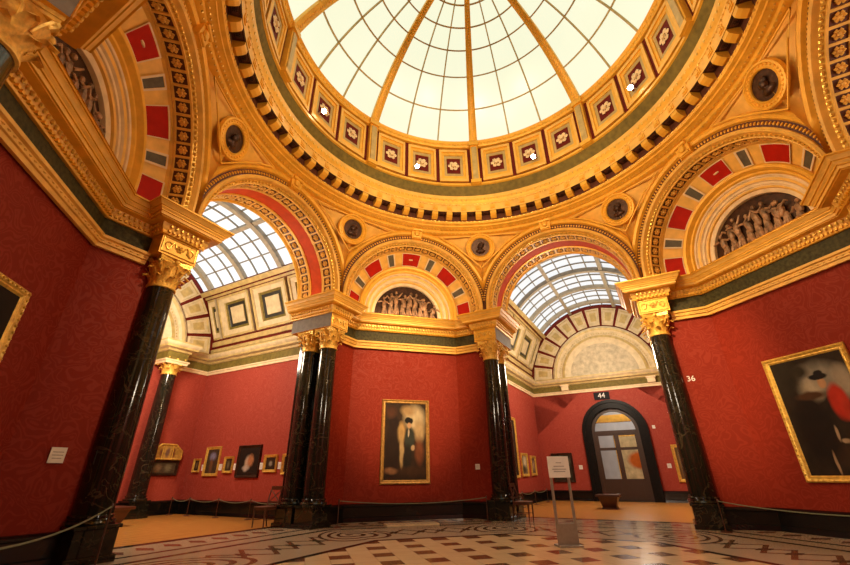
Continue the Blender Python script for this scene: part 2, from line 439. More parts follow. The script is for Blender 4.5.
EP = ent_path()
for i, (a, nm) in enumerate(NICHES.items()):
    root = struct(empty('trim_%d' % (i + 1), rz=R_(a)), 'gold stepped cornice with a dark green frieze above the red %s wall' % nm)
    root['category'] = 'cornice'
    # frieze; the pier blocks stand forward: gold in front, grey to the opening
    b = MB(); b.sweep(EP, [(0, 5.10), (0, 5.52)], segmis={(0, 0): 1, (1, 0): 2, (7, 0): 2, (8, 0): 1, (2, 0): 2, (6, 0): 2})
    for s in (1, -1):
        q = [T2n(5.80, -2.85, s), T2n(5.80, -2.10, s), T2n(7.38, -2.10, s), T2n(7.38, -2.85, s)]
        b.add([(x, y, 5.10) for x, y in q], [(0, 1, 2, 3) if s < 0 else (3, 2, 1, 0)], 2)
    b.build('frieze', ['frieze', 'grayfr', 'gold'], root, smooth=0)
    b = MB()
    b.sweep(EP, [(0, 5.50), (.05, 5.50), (.07, 5.54), (.07, 5.56), (.10, 5.60), (.12, 5.70), (.25, 5.715), (.25, 5.735), (.28, 5.735), (.28, 5.80), (.305, 5.80), (.305, 5.82),
                 (.335, 5.855), (.335, 5.875), (.355, 5.88), (.375, 5.92), (.405, 5.95), (.405, 5.965), (.43, 5.965), (.43, 6.0), (0, 6.01)], mis=[0, 0, 0, 1, 1, 0, 0, 0, 1, 0, 0, 1, 0, 0, 1, 1, 0, 0, 0, 0])
    pl = [(x, y, 6.0) for x, y in EP] + [(9.0, 3.75, 6.0), (9.0, -3.75, 6.0)]
    b.add(pl, [tuple(range(len(pl)))], 0)
    b.add([(6.55, -2.2, 5.995), (6.55, 2.2, 5.995), (7.5, 2.2, 5.995), (7.5, -2.2, 5.995)], [(0, 1, 2, 3)], 0)
    b.build('cornice', ['gold', 'gold2'], root)
    # egg band and dentils
    b = MB()
    for x, y, d in along(EP, .095, .125):
        b.blob((x, y, 5.65), (.036, .03, .05), 0, 6, 3, Matrix.Rotation(d, 3, 'Z'))
    b.build('egg_band', 'gilt', root)
    b = MB()
    for x, y, d in along(EP, .085, .085): b.box((x, y, 5.555), (.045, .05, .05), 0, d)
    b.build('dentil_band', 'gold', root, smooth=0)
    for s_ in (1, -1):          # scroll ornament on the front of each pier block
        b = MB()
        def pf(u, z, l=.012): return (*T2n(5.80 - l, -2.475 + u, s_), z)
        p0 = Vector(pf(0, 5.31)); out = Vector(pf(0, 5.31, 1.)) - p0
        rosette(b, pf(0, 5.31), out, (0, 0, 1), .085, 0)
        for sg in (1, -1):
            b.tube([pf(sg * (.08 + .2 * t), 5.31 + .09 * sin(t * 2 * pi)) for t in [q / 10 for q in range(11)]], .014, 5)
            b.tube([pf(sg * (.22 + .07 * cos(t)), 5.31 + .07 * sin(t)) for t in [q * .7 for q in range(8)]], .012, 5)
            b.tube([pf(sg * .34, 5.15), pf(sg * .34, 5.47)], .012, 5)
        for z in (5.15, 5.47): b.tube([pf(-.34, z), pf(.34, z)], .012, 5)
        b.build('scroll_ornament', 'gilt', root)
    b = MB(); b.sweep([EP[2], EP[3], EP[4], EP[5], EP[6], EP[7]][1:-1], [(-.02, 4.90), (.04, 4.90), (.05, 4.97), (.08, 4.98), (.09, 5.05), (.13, 5.07), (.14, 5.12), (0, 5.13)])
    for x, y, d in along(EP[3:7], .11, .085): b.blob((x, y, 5.02), (.035, .02, .022), 0, 6, 2, Matrix.Rotation(d, 3, 'Z'))
    b.build('architrave', 'gold2', root)

# ------------------------------------------------------------------ columns
def make_column():
    root = empty('column')
    b = MB()
    b.box((0, 0, .05), (.68, .68, .10)); b.box((0, 0, .27), (.60, .60, .36)); b.box((0, 0, .475), (.66, .66, .05))
    o = b.build('pedestal', 'marble', root, smooth=0); bevel(o, .008)
    b = MB(); b.lathe([(.0, .50), (.33, .50), (.345, .53), (.33, .56), (.29, .57), (.285, .59), (.31, .605), (.305, .63), (.275, .645)], n=32)
    b.build('base', 'marble', root)
    b = MB(); pr = []
    for i in range(13):
        u = i / 12; pr.append((.272 - .038 * u ** 1.6, .645 + (4.50 - .645) * u))
    b.lathe(pr, n=36); b.build('shaft', 'marble', root)
    b = MB(); b.lathe([(.235, 4.49), (.262, 4.50), (.262, 4.53), (.235, 4.54), (.235, 4.60), (.25, 4.80), (.30, 4.96), (.33, 5.0)], n=24)
    def leaf(a, z0, h, r0, out, w):
        rows = []
        for i in range(6):
            u = i / 5
            z = z0 + h * (u if u < .82 else .82 - (u - .82) * .9)
            r = r0 + out * u ** 2.2
            ww = w * (1 - .55 * u ** 2) * (1 + .12 * (i % 2))
            row = []
            for k in (-1, -.5, 0, .5, 1):
                aa = a + k * ww / max(r, .2)
                row.append(((r - .025 * abs(k)) * cos(aa), (r - .025 * abs(k)) * sin(aa), z - .02 * abs(k)))
            rows.append(row)
        b.rows(rows, flip=True)
    for k in range(8):
        leaf(k * pi / 4, 4.54, .24, .245, .15, .085)
        leaf(k * pi / 4 + pi / 8, 4.56, .40, .24, .21, .08)
    for k in range(4):
        a = pi / 4 + k * pi / 2
        pts = [(r * cos(a), r * sin(a), z) for r, z in ((.27, 4.80), (.33, 4.92), (.39, 4.98), (.425, 4.97), (.43, 4.92), (.40, 4.90), (.385, 4.93))]
        b.tube(pts, [.02, .025, .03, .03, .03, .028, .022], 6)
        a2 = k * pi / 2
        b.blob((.33 * cos(a2), .33 * sin(a2), 5.03), (.05, .05, .05), 0, 8, 4)
        for sg in (-1, 1):
            aa = a2 + sg * .3
            b.tube([(.26 * cos(aa), .26 * sin(aa), 4.80), (.30 * cos(aa - sg * .1), .30 * sin(aa - sg * .1), 4.93), (.32 * cos(a2 + sg * .1), .32 * sin(a2 + sg * .1), 4.95)], .016, 5)
    cap = b.build('capital', 'leafgilt', root, smooth=50)
    b = MB(); ring = []
    for k in range(4):
        a = pi / 4 + k * pi / 2; a1 = a + pi / 2
        p = Vector((.45 * cos(a), .45 * sin(a))); q = Vector((.45 * cos(a1), .45 * sin(a1)))
        for i in range(8):
            u = i / 8; v = p.lerp(q, u); m = v.normalized()
            v = v - m * (.05 * sin(pi * u)); ring.append((v.x, v.y))
    for z0, z1, k in ((5.0, 5.045, .96), (5.045, 5.10, 1.0)):
        n = len(ring)
        b.add([(x * k, y * k, z0) for x, y in ring] + [(x * k, y * k, z1) for x, y in ring],
              [(i, (i + 1) % n, (i + 1) % n + n, i + n) for i in range(n)] + [tuple(range(n))[::-1], tuple(range(n, 2 * n))])
    b.build('abacus', 'gilt', cap, smooth=30)
    return root
def bevel(o, w=.006, seg=2):
    m = o.modifiers.new('edge', 'BEVEL'); m.width = w; m.segments = seg; m.limit_method = 'ANGLE'; m.angle_limit = R_(40)

CG = 'black marble columns with gilt capitals'
col0 = make_column(); used = [0]
def column(a, ax, lat, label):
    o = col0 if not used[0] else copy_tree(col0); used[0] = 1
    o.location = fr(a, ax, lat); o.rotation_euler = (0, 0, R_(a)); setp(o, label, 'column', CG); return o
F_, B_ = 6.13, 6.82
column(135, F_, -2.45, 'black marble column with gilt capital at the left end of the wall behind the hatted figure painting')
column(135, B_, -2.45, 'black marble column standing behind another, beside a chair and small gilt pictures on a red wall')
column(45, F_, 2.45, 'black marble column with gilt capital and a dark chair at its foot, at the sign stand\'s left')
column(45, B_, 2.45, 'black marble column half hidden behind the one with the dark chair at its foot')
column(45, F_, -2.45, 'black marble column with gilt capital beside the white number on the red wall')
column(45, B_, -2.45, 'black marble column mostly hidden behind the one beside the wall number')
column(135, F_, 2.45, 'thick leaning black marble column at the end of the dark red left wall')
column(135, B_, 2.45, 'black marble column with pale streaks, showing just past the thick leaning one at left')
column(225, F_, -2.45, 'black marble column whose gilt capital fills the top left corner')
column(225, B_, -2.45, 'black marble column behind the one with its capital in the top left corner')
column(315, F_, 2.45, 'black marble column under the cornice block at the right edge')
column(135, 13.25, -1.95, 'dark marble column with gilt capital at the far end of the left side room beside an altarpiece')

# ------------------------------------------------------------------ arches
def bead_blobs(b, R0, ax, zc, step, r, p0=0., p1=pi, mi=0, tilt=0.):
    n = int(R0 * (p1 - p0) / step)
    for i in range(n):
        p = p0 + (p1 - p0) * (i + .5) / n
        rot = Matrix.Rotation(p, 3, 'X')
        b.blob((ax, R0 * cos(p), zc + R0 * sin(p)), r, mi, 6, 3, rot)
def arch_front(root):
    b = MB(); b.arc([(2.70, 5.96), (2.70, 5.80), (2.66, 5.74), (2.58, 5.72), (2.52, 5.76), (2.50, 5.84)], ZC, n=72, stilt=.2, mitre=True); b.build('outer_moulding', 'gold', root)
    b = MB(); b.arc([(2.50, 5.84), (2.36, 5.84)], ZC, n=72, stilt=.2, mi=0, mitre=True); bead_blobs(b, 2.43, 5.83, ZC, .085, (.03, .045, .028), .12, pi - .12, mi=1); b.build('bead_band', ['brown', 'gold'], root)
    b = MB(); b.arc([(2.36, 5.85), (2.345, 5.79), (2.30, 5.77), (2.26, 5.80), (2.24, 5.90)], ZC, n=56, stilt=.2); b.build('inner_moulding', 'gold2', root)
    b = MB(); hw = .16
    z0 = ZC + 2.45
    b.add([(5.70, -hw, z0 - .1), (5.70, hw, z0 - .1), (5.62, hw * 1.25, z0 + .27), (5.62, -hw * 1.25, z0 + .27), (5.95, -hw, z0 - .1), (5.95, hw, z0 - .1), (5.95, hw * 1.25, z0 + .27), (5.95, -hw * 1.25, z0 + .27)],
          [(0, 1, 2, 3), (0, 4, 5, 1), (1, 5, 6, 2), (3, 2, 6, 7), (0, 3, 7, 4)])
    b.blob((5.65, 0, z0 + .1), (.06, .10, .12), 0, 8, 5); b.tube([(5.61, -.17, z0 + .2), (5.61, .17, z0 + .2)], .05, 8); b.tube([(5.68, -.13, z0 - .05), (5.68, .13, z0 - .05)], .035, 8)
    b.build('keystone', 'gold', root)

def ros_band(root, name, R0, a0, a1, base, n=24):
    b = MB()
    b.arc([(R0, a0), (R0, a1)], ZC, n=56, stilt=.2, mi=0)
    for e in (a0 + .02, a1 - .02): b.arc([(R0, e - .025), (R0 - .03, e - .018), (R0 - .03, e + .018), (R0, e + .025)], ZC, n=48, stilt=.2, mi=1)
    am = (a0 + a1) / 2
    for i in range(n):
        p = pi * (i + .5) / n
        rt = Matrix.Rotation(p, 3, 'X')
        def at(da, dt, l):
            v = rt @ Vector((da, R0 - l, dt)); return (am + v.x, v.y, ZC + v.z)
        for k in range(6):
            t = k * pi / 3; b.blob(at(.062 * cos(t), .062 * sin(t), .02), (.042, .03, .042), 1, 5, 2, rt)
        b.blob(at(0, 0, .03), (.04, .035, .04), 1, 6, 3, rt)
    for i in range(n + 1):
        pe = pi * i / n; q = []
        for l in (.0, .03):
            for aa, dp in ((a0 + .03, -.012), (a1 - .03, -.012), (a1 - .03, .012), (a0 + .03, .012)):
                q.append((aa, (R0 - l) * cos(pe + dp), ZC + (R0 - l) * sin(pe + dp)))
        b.add(q, [(4, 5, 6, 7), (0, 1, 5, 4), (2, 3, 7, 6)], 1)
    return b.build(name, [base, 'gold2'], root)
def make_open_arch():
    root = empty('arch'); arch_front(root)
    b = MB(); b.arc([(2.24, 5.90), (2.19, 5.97)], ZC, n=56, stilt=.2, mi=0); bead_blobs(b, 2.21, 5.92, ZC, .11, (.04, .03, .045), mi=0); b.build('scroll_band', 'gilt', root)
    ros_band(root, 'rosette_band', 2.19, 5.97, 6.33, 'brown')
    b = MB(); b.arc([(2.19, 6.33), (2.16, 6.34), (2.16, 6.37), (2.19, 6.38), (2.19, 6.84), (2.16, 6.85), (2.16, 6.88), (2.19, 6.89)], ZC, n=56, stilt=.2, mis=[1, 1, 1, 0, 1, 1, 1]); b.build('red_band', ['redband', 'gold'], root)
    ros_band(root, 'rosette_band', 2.19, 6.89, 7.25, 'brown')
    b = MB(); b.arc([(2.19, 7.25), (2.14, 7.27), (2.12, 7.33), (2.15, 7.40), (2.6, 7.42)], ZC, n=56, stilt=.2); b.build('rear_moulding', 'gold', root)
    return root

def make_blind_arch():
    root = empty('blind_arch'); arch_front(root)
    b = MB(); b.arc([(2.24, 5.90), (2.19, 5.97)], ZC, n=56, stilt=.2, mi=0); bead_blobs(b, 2.21, 5.92, ZC, .11, (.04, .03, .045), mi=0); b.build('scroll_band', 'gilt', root)
    ros_band(root, 'rosette_band', 2.19, 5.97, 6.33, 'brown')
    # ring of red and grey panels
    def ringpt(u, p, lift=0.):        # u 0 outer .. 1 inner
        R = 2.15 + (1.76 - 2.15) * u; a = 6.41 + .33 * u
        return (a - lift * .9, (R - lift * .4) * cos(p), ZC + (R - lift * .4) * sin(p))
    b = MB(); b.arc([(2.19, 6.33), (2.16, 6.34), (2.15, 6.41), (1.76, 6.74)], ZC, n=56, stilt=.2); b.build('panel_ring', 'gold2', root)
    for k in range(9):
        big = k % 2 == 0
        pc = pi / 2 + (k - 4) * R_(21.5); hw = R_(8.8 if big else 2.9)
        b = MB()
        u0, u1 = (.08, .92) if big else (.10, .90)
        def patch(uA, uB, pA, pB, lift, mi, nn=6):
            rows = [[ringpt(uA, pA + (pB - pA) * i / nn, lift), ringpt(uB, pA + (pB - pA) * i / nn, lift)] for i in range(nn + 1)]
            b.rows(rows, mi)
        patch(u0, u1, pc - hw, pc + hw, .03, 0)
        e = R_(.6 if big else 1.3)
        for (pa, pb, ua, ub) in ((pc - hw - e, pc - hw, u0 - .05, u1 + .05), (pc + hw, pc + hw + e, u0 - .05, u1 + .05), (pc - hw, pc + hw, u0 - .05, u0), (pc - hw, pc + hw, u1, u1 + .05)):
            patch(ua, ub, pa, pb, .045, 1, 4)
        o = b.build('red_panel' if big else 'grey_panel', [('red') if big else 'grayp', 'cream'], root)
        if big and k == 4:
            b = MB(); q = ringpt(.5, pc, .03); b.blob(q, (.03, .09, .03), 0, 6, 3); b.build('cartouche', 'cream', o)
    b = MB(); b.arc([(1.76, 6.74), (1.75, 6.68), (1.71, 6.65), (1.65, 6.67), (1.62, 6.74), (1.60, 6.78), (1.56, 6.79), (1.53, 6.84)], ZC, n=48, stilt=.2); b.build('lunette_moulding', 'gold', root)
    b = MB(); b.arc([(1.53, 6.84), (1.50, 6.86), (1.50, 6.90), (1.46, 6.88), (1.40, 6.90), (1.38, 6.95), (1.33, 6.96), (1.33, 7.0), (1.29, 6.98), (1.25, 7.0), (1.24, 7.05), (1.18, 7.07), (1.15, 7.09), (1.15, 7.20)], ZC, n=48, stilt=.2, mis=[0, 0, 0, 1, 0, 0, 0, 0, 1, 1, 0, 0, 0]); b.build('lunette_reveal', ['cream', 'gold2'], root)
    return root

def make_relief():
    """lunette with a frieze of figures in relief"""
    root = empty('relief')
    b = MB()
    pts = [(7.18, 1.17 * cos(pi * i / 24), ZC - .02 + 1.17 * sin(pi * i / 24)) for i in range(25)]
    b.add([(7.18, 1.17, ZT)] + pts + [(7.18, -1.17, ZT)], [tuple(range(27))]); b.build('ground', 'bronze', root, smooth=0)
    rnd = random.Random(4)
    xs = [-.92, -.70, -.48, -.27, -.05, .17, .38, .58, .80]
    for i, x in enumerate(xs):
        top = ZC + sqrt(max(.02, 1.08 ** 2 - x * x)) - .06
        h = min(top - ZT - .12, .78 + .3 * rnd.random())
        b = MB(); z0 = ZT + .10; lean = rnd.uniform(-.12, .12)
        b.blob((7.12, x + lean * .2, z0 + h * .28), (.06, .085, h * .30), 0, 8, 5, Matrix.Rotation(lean, 3, 'X'))
        b.blob((7.10, x + lean * .6, z0 + h * .62), (.07, .082, h * .22), 0, 8, 5, Matrix.Rotation(lean * 2, 3, 'X'))
        b.blob((7.08, x + lean, z0 + h * .90), (.055, .05, .062), 0, 8, 6)
        for sg in (-1, 1):
            ph = rnd.uniform(-.9, .8); L = .16
            p0 = (7.07, x + lean * .6 + sg * .07, z0 + h * .74); p1 = (7.05, p0[1] + sg * L * .6 * cos(ph), p0[2] + L * sin(ph)); p2 = (7.04, p1[1] + sg * .06, p1[2] + rnd.uniform(-.1, .12))
            b.tube([p0, p1, p2], [.032, .026, .018], 6)
            b.tube([(7.10, x + sg * .04, z0 + h * .3), (7.06, x + sg * .07 + lean * .3, z0 + h * .12), (7.09, x + sg * .05, z0)], [.05, .04, .03], 6)
        b.build('figure', 'relief', root)
    b = MB(); b.box((7.06, 0, ZT + .06), (.22, 2.34, .08)); b.build('ledge', 'cream', root, smooth=0)
    return root

oa = make_open_arch(); ba = make_blind_arch(); rel = make_relief()
OA = {135: 'gold arch over the opening to the left skylit room of small pictures',
      45: 'gold arch over the opening to the room with the tall glazed door',
      315: 'arch with a bright orange red soffit at the top right corner',
      225: 'gold arch overhead springing from the capital in the top left corner'}
for i, (a, l) in enumerate(OA.items()):
    o = oa if i == 0 else copy_tree(oa); o.rotation_euler = (0, 0, R_(a)); setp(o, l, 'arch', 'open arches of the octagon hall')
BA = {90: 'gold blind arch with red panels above the painting of a standing dark figure',
      0: 'gold blind arch with red panels above the right wall and its red coated rider painting',
      180: 'gold blind arch with dark red panels at the top left above the left wall'}
RL = {90: 'pale figure relief in the lunette of the middle blind arch',
      0: 'dark figure relief in the half round lunette of the right blind arch',
      180: 'dark shadowed figure relief in the lunette at the top left'}
for i, a in enumerate(BA):
    o = ba if i == 0 else copy_tree(ba); o.rotation_euler = (0, 0, R_(a)); setp(o, BA[a], 'arch', 'blind arches of the octagon hall')
    o = rel if i == 0 else copy_tree(rel); o.rotation_euler = (0, 0, R_(a)); setp(o, RL[a], 'relief', 'lunette reliefs')

# spandrels between the arches and the ring, as one vaulted ceiling
ZR, RR = 8.86, 5.70
b = MB(); t22 = R_(22.5)
for k in range(8):
    a = R_(45 * k); full = (45 * k) == 270
    for sg in (1, -1):
        rows = []
        n = 40
        for i in range(n + 1):
            p = pi / 2 * i / n
            A = Vector((5.92, 2.62 * cos(p), ZC + 2.62 * sin(p)))
            if A.y > A.x * math.tan(t22): A.y = A.x * math.tan(t22)
            u = i / n
            if u < .42:
                w = u / .42
                z = ZC + (ZR - ZC) * w
                rr = 6.45 + (RR - 6.45) * (w ** .8)
                Bp = Vector((rr * cos(t22), rr * sin(t22), z))
            else:
                w = (u - .42) / .58; th = t22 * (1 - w)
                Bp = Vector((RR * cos(th), RR * sin(th), ZR))
            rows.append([(A.lerp(Bp, j / 4)) for j in range(5)])
        rows = [[RZ(a) @ Vector((q.x, q.y * sg, q.z)) for q in r] for r in rows]
        b.rows(rows, flip=sg < 0)
b.v = [tuple(v) for v in b.v]
struct(b.build('ceiling', 'gold2', smooth=30))
b = MB()
for k in range(8):
    a = RZ(R_(45 * k + 22.5))
    def sp(dth, z):          # point on the spandrel, a little proud of it
        th = R_(dth); w = (z - ZC) / (ZR - ZC); rr = 6.45 + (RR - 6.45) * (w ** .8) - .015
        rr = rr * cos(R_(22.5)) / cos(R_(22.5) - abs(th)) if w < .5 else rr - .06 * abs(dth) / 20
        return a @ Vector((rr * cos(th), rr * sin(th), z))
    tri = [(0, 7.62), (4.2, 8.02), (9.5, 8.45), (14., 8.66), (0, 8.74), (-14., 8.66), (-9.5, 8.45), (-4.2, 8.02), (0, 7.62)]
    b.tube([sp(*t) for t in tri], .022, 6)
b.v = [tuple(v) for v in b.v]
o = struct(b.build('trim_20', 'gold'), 'thin raised mouldings framing the gold spandrels'); o['category'] = 'moulding'
# plain wall closing the near side above the cornice
b = MB(); b.add([(6.3, -2.7, 6.0), (6.3, 2.7, 6.0), (6.3, 2.7, 9.0), (6.3, -2.7, 9.0)], [(0, 1, 2, 3)])
struct(b.build('wall_near_upper', 'gold2', mx=RZ(R_(270)), smooth=0))

# roundels
def make_roundel():
    root = empty('roundel')
    b = MB(); b.lathe([(.32, .0), (.32, .06), (.34, .085), (.365, .06), (.385, .05), (.425, .05), (.45, .085), (.49, .075), (.51, .0)], n=36)
    for i in range(28):
        a = 2 * pi * i / 28; b.blob((.405 * cos(a), .405 * sin(a), .055), (.026, .026, .026), 0, 6, 3)
    b.build('frame', 'gold', root)
    b = MB(); b.lathe([(0, .025), (.325, .025)], n=28); d = b.build('disc', 'bronze', root)
    b = MB()
    b.blob((0, .03, .05), (.10, .125, .08), 0, 10, 6); b.blob((0, -.14, .03), (.17, .09, .06), 0, 10, 6); b.blob((0, -.06, .05), (.06, .09, .05), 0, 8, 5)
    b.blob((-.085, .02, .08), (.03, .025, .03), 0, 6, 4); b.blob((.04, .09, .06), (.10, .09, .06), 0, 8, 5)
    b.build('portrait_bust', 'bronze', d)
    return root
r0 = make_roundel()
RD = {112.5: 'bronze portrait roundel between the left skylit arch and the middle blind arch',
      67.5: 'bronze portrait roundel between the middle blind arch and the arch with the glazed door below',
      22.5: 'bronze portrait roundel between the arch over the door and the right blind arch',
      -22.5: 'largest bronze portrait roundel at the upper right between right blind arch and orange red soffit',
      157.5: 'bronze portrait roundel between the top left blind arch and the left skylit arch'}
for i, (a, l) in enumerate(RD.items()):
    o = r0 if i == 0 else copy_tree(r0)
    n = Vector((-cos(R_(16)), 0, -sin(R_(16)))); up = Vector((-sin(R_(16)), 0, cos(R_(16)))); x = up.cross(n)
    mx = RZ(R_(a)) @ Matrix.Translation((5.84, 0, 8.345)) @ Matrix((x, up, n)).transposed().to_4x4()
    o.matrix_world = mx
    setp(o, l, 'roundel', 'bronze roundels in the spandrels')

# ------------------------------------------------------------------ dome ring, drum and glass dome
root = struct(empty('trim_5'), 'round gold cornice with bracket blocks below the dome')
root['category'] = 'cornice'
b = MB()
b.lathe([(5.80, 8.80), (5.70, 8.80), (5.64, 8.84), (5.63, 8.92), (5.58, 8.93), (5.52, 8.98), (5.46, 8.99), (5.45, 9.03), (5.37, 9.06), (5.33, 9.12), (5.36, 9.14)], n=128); b.build('bed_moulding', 'gold', root)
b = MB()
for i in range(320):
    a = 2 * pi * i / 320; b.blob((5.565 * cos(a), 5.565 * sin(a), 8.935), (.03, .035, .025), 0, 5, 2, Matrix.Rotation(a, 3, 'Z'))
for i in range(260):
    a = 2 * pi * i / 260; b.blob((5.665 * cos(a), 5.665 * sin(a), 8.83), (.035, .04, .03), 0, 5, 2, Matrix.Rotation(a, 3, 'Z'))
for i in range(240):
    a = 2 * pi * i / 240; b.blob((5.335 * cos(a), 5.335 * sin(a), 9.11), (.02, .045, .03), 0, 5, 2, Matrix.Rotation(a, 3, 'Z'))
for i in range(256):
    a = 2 * pi * i / 256; b.blob((5.065 * cos(a), 5.065 * sin(a), 9.63), (.025, .04, .03), 0, 5, 2, Matrix.Rotation(a, 3, 'Z'))
for i in range(200):
    a = 2 * pi * i / 200; b.blob((5.005 * cos(a), 5.005 * sin(a), 9.80), (.02, .045, .055), 0, 5, 2, Matrix.Rotation(a, 3, 'Z'))
b.build('bead_band', 'gilt', root)
b = MB(); b.lathe([(5.36, 9.14), (5.36, 9.36), (5.09, 9.36)], n=128); b.build('soffit', 'brown', root)
b = MB(); b.lathe([(5.09, 9.36), (5.09, 9.40), (5.08, 9.62), (5.06, 9.64), (5.06, 9.68), (5.02, 9.74), (5.00, 9.84), (4.985, 9.95), (5.02, 9.97), (5.14, 9.98)], n=128, mis=[0, 0, 0, 0, 1, 1, 0, 0, 0]); b.build('corona', ['gold2', 'gold'], root)
b = MB(); b.lathe([(5.14, 9.98), (5.08, 10.08), (5.00, 10.2), (4.95, 10.36)], n=128); b.build('cove', 'olive', root)
b = MB()
pm = [(5.36, 9.36), (5.36, 9.17), (5.28, 9.15), (5.18, 9.20), (5.11, 9.26), (5.10, 9.36)]
for sg in (-1, 1): b.add([(r, sg * .10, z) for r, z in pm], [tuple(range(6)) if sg > 0 else tuple(range(6))[::-1]])
for j in range(5): b.add([(pm[j][0], -.10, pm[j][1]), (pm[j][0], .10, pm[j][1]), (pm[j + 1][0], .10, pm[j + 1][1]), (pm[j + 1][0], -.10, pm[j + 1][1])], [(0, 1, 2, 3)])
b.box((5.075, 0, 9.50), (.03, .17, .15)); b.box((5.058, 0, 9.50), (.03, .10, .08))
md = b.build('bracket_block', 'gold', root, smooth=0)
b = MB()
b.box((5.21, 0, 9.35), (.20, .25, .02), 0); b.box((5.21, 0, 9.338), (.14, .18, .02), 1); rosette(b, (5.21, 0, 9.325), (0, 0, -1), (1, 0, 0), .065, 0)
so = b.build('soffit_panel', ['bronze', 'brown'], root, smooth=0)
for i in range(64):
    for src, off in ((md, 0.), (so, .5)):
        if i == 0: src.rotation_euler = (0, 0, 2 * pi * off / 64); continue
        c = src.copy(); COL.objects.link(c); c.parent = root; c.rotation_euler = (0, 0, 2 * pi * (i + off) / 64)

drum = struct(empty('trim_6'), 'band of square flower coffers round the foot of the glass dome')
drum['category'] = 'coffered band'
def dr(z): return 4.95 - .03 * (z - 10.36) / 1.9
b = MB(); b.lathe([(4.95, 10.36), (4.90, 10.38), (4.90, 10.46), (4.97, 10.47), (4.97, 12.10), (4.88, 12.11), (4.85, 12.16), (4.86, 12.28), (4.80, 12.34), (4.96, 12.36)], n=128, mis=[1, 1, 1, 0, 1, 1, 1, 1, 1]); b.build('drum_wall', ['dkred', 'gold'], drum)
b = MB()
for i in range(200):
    a = 2 * pi * i / 200; b.blob((4.85 * cos(a), 4.85 * sin(a), 12.22), (.03, .05, .05), 0, 5, 2, Matrix.Rotation(a, 3, 'Z'))
b.build('bead_band', 'gold', drum)
def make_coffer():
    b = MB(); Z0, Z1 = 10.55, 12.02; hw = .515; zc = (Z0 + Z1) / 2; hz = (Z1 - Z0) / 2
    def frame(k0, x0, k1, x1, mi):
        A = [(x0, -hw * k0, zc - hz * k0), (x0, hw * k0, zc - hz * k0), (x0, hw * k0, zc + hz * k0), (x0, -hw * k0, zc + hz * k0)]
        Bq = [(x1, -hw * k1, zc - hz * k1), (x1, hw * k1, zc - hz * k1), (x1, hw * k1, zc + hz * k1), (x1, -hw * k1, zc + hz * k1)]
        b.add(A + Bq, [(i, (i + 1) % 4, (i + 1) % 4 + 4, i + 4) for i in range(4)], mi)
    frame(1.0, 4.97, 1.0, 4.89, 1); frame(1.0, 4.89, .84, 4.885, 0); frame(.84, 4.885, .84, 4.92, 1); frame(.84, 4.92, .66, 4.92, 1)
    frame(.66, 4.92, .66, 4.95, 1); frame(.66, 4.95, .48, 4.95, 2); frame(.48, 4.95, .48, 4.99, 1); frame(.48, 4.99, 0.0, 5.0, 3)
    o = b.build('coffer', ['gold2', 'gold', 'trgold', 'black'], drum, smooth=0)
    b = MB(); rosette(b, (4.96, 0, zc), (-1, 0, 0), (0, 0, 1), .22, 0); b.build('rosette', 'cream', o)
    return o
cf = make_coffer(); first = True
for k in range(8):
    for j in (-1, 0, 1):
        a = R_(45 * k + j * 13.5)
        o = cf if first else copy_tree(cf, drum); first = False; o.rotation_euler = (0, 0, a)
for k in range(8):
    a = R_(22.5 + 45 * k)
    b = MB(); b.box((4.90, 0, 11.25), (.16, .28, 1.78), 0); b.box((4.81, 0, 11.25), (.06, .18, 1.55), 1); b.box((4.86, 0, 12.2), (.22, .36, .2), 0); b.box((4.86, 0, 10.44), (.22, .36, .14), 0)
    b.build('pilaster_strip', ['gold', 'trgold'], drum, mx=RZ(a), smooth=0)

RS = 5.6; T0 = math.asin(4.9 / RS)
def dome(t, a, lift=0.):
    r = (RS - lift) * sin(t); return (r * cos(a), r * sin(a), 12.34 + (RS) * (cos(t) - cos(T0)) - lift * cos(t))
ARCS = [0, 1.17, 2.27, 3.10, 3.78, 4.43, 5.05]
TS = [T0 - s / RS for s in ARCS]
win = struct(empty('window_1'), 'glass dome of milky panes between gold ribs')
win['category'] = 'glass dome'
b = MB(); rows = []
for i in range(25):
    t = T0 + (TS[-1] - T0) * i / 24
    rows.append([dome(t, 2 * pi * j / 96) for j in range(97)])
b.rows(rows); b.build('pane', 'glass', win)
b = MB()
for t in TS[1:-1]:
    rows = []
    for j in range(97):
        a = 2 * pi * j / 96; d = .022 / RS
        rows.append([dome(t - d, a, .0), dome(t - d, a, .05), dome(t + d, a, .05), dome(t + d, a, 0)])
    b.rows(rows)
b.build('glazing_ring', 'trgold', win)
def meridian(a, w0, w1, lift, t1, mi=0, b=None):
    rows = []
    for i in range(25):
        u = i / 24; t = T0 + (t1 - T0) * u; w = w0 + (w1 - w0) * u; r = RS * sin(t); d = w / 2 / max(r, .2)
        rows.append([dome(t, a - d, -.02), dome(t, a - d, lift), dome(t, a - d * .5, lift + .03), dome(t, a + d * .5, lift + .03), dome(t, a + d, lift), dome(t, a + d, -.02)])
    b.rows(rows, mi)
for k in range(8):
    b = MB(); a = R_(22.5 + 45 * k); meridian(a, .30, .16, .12, TS[-1], 0, b)
    for i in range(56):
        t = T0 + (TS[-1] - T0) * (i + .5) / 56; q = dome(t, a, .155); b.blob(q, (.025, .05, .03), 1, 5, 2, Matrix.Rotation(a, 3, 'Z'))
    b.build('rib', ['gold', 'gold2'], win)
    for j in (-1, 1):
        b = MB(); meridian(a + R_(22.5) + j * R_(6.9), .05, .035, .05, TS[-1], 0, b); b.build('glazing_bar', 'trgold', win)
b = MB(); t = TS[-1]; r = RS * sin(t); z = dome(t, 0)[2]
b.lathe([(r + .12, z - .12), (r - .05, z - .16), (r - .10, z - .05), (r - .3, z + .25), (0, z + .35)], n=48); b.build('crown_ring', 'gold', win)

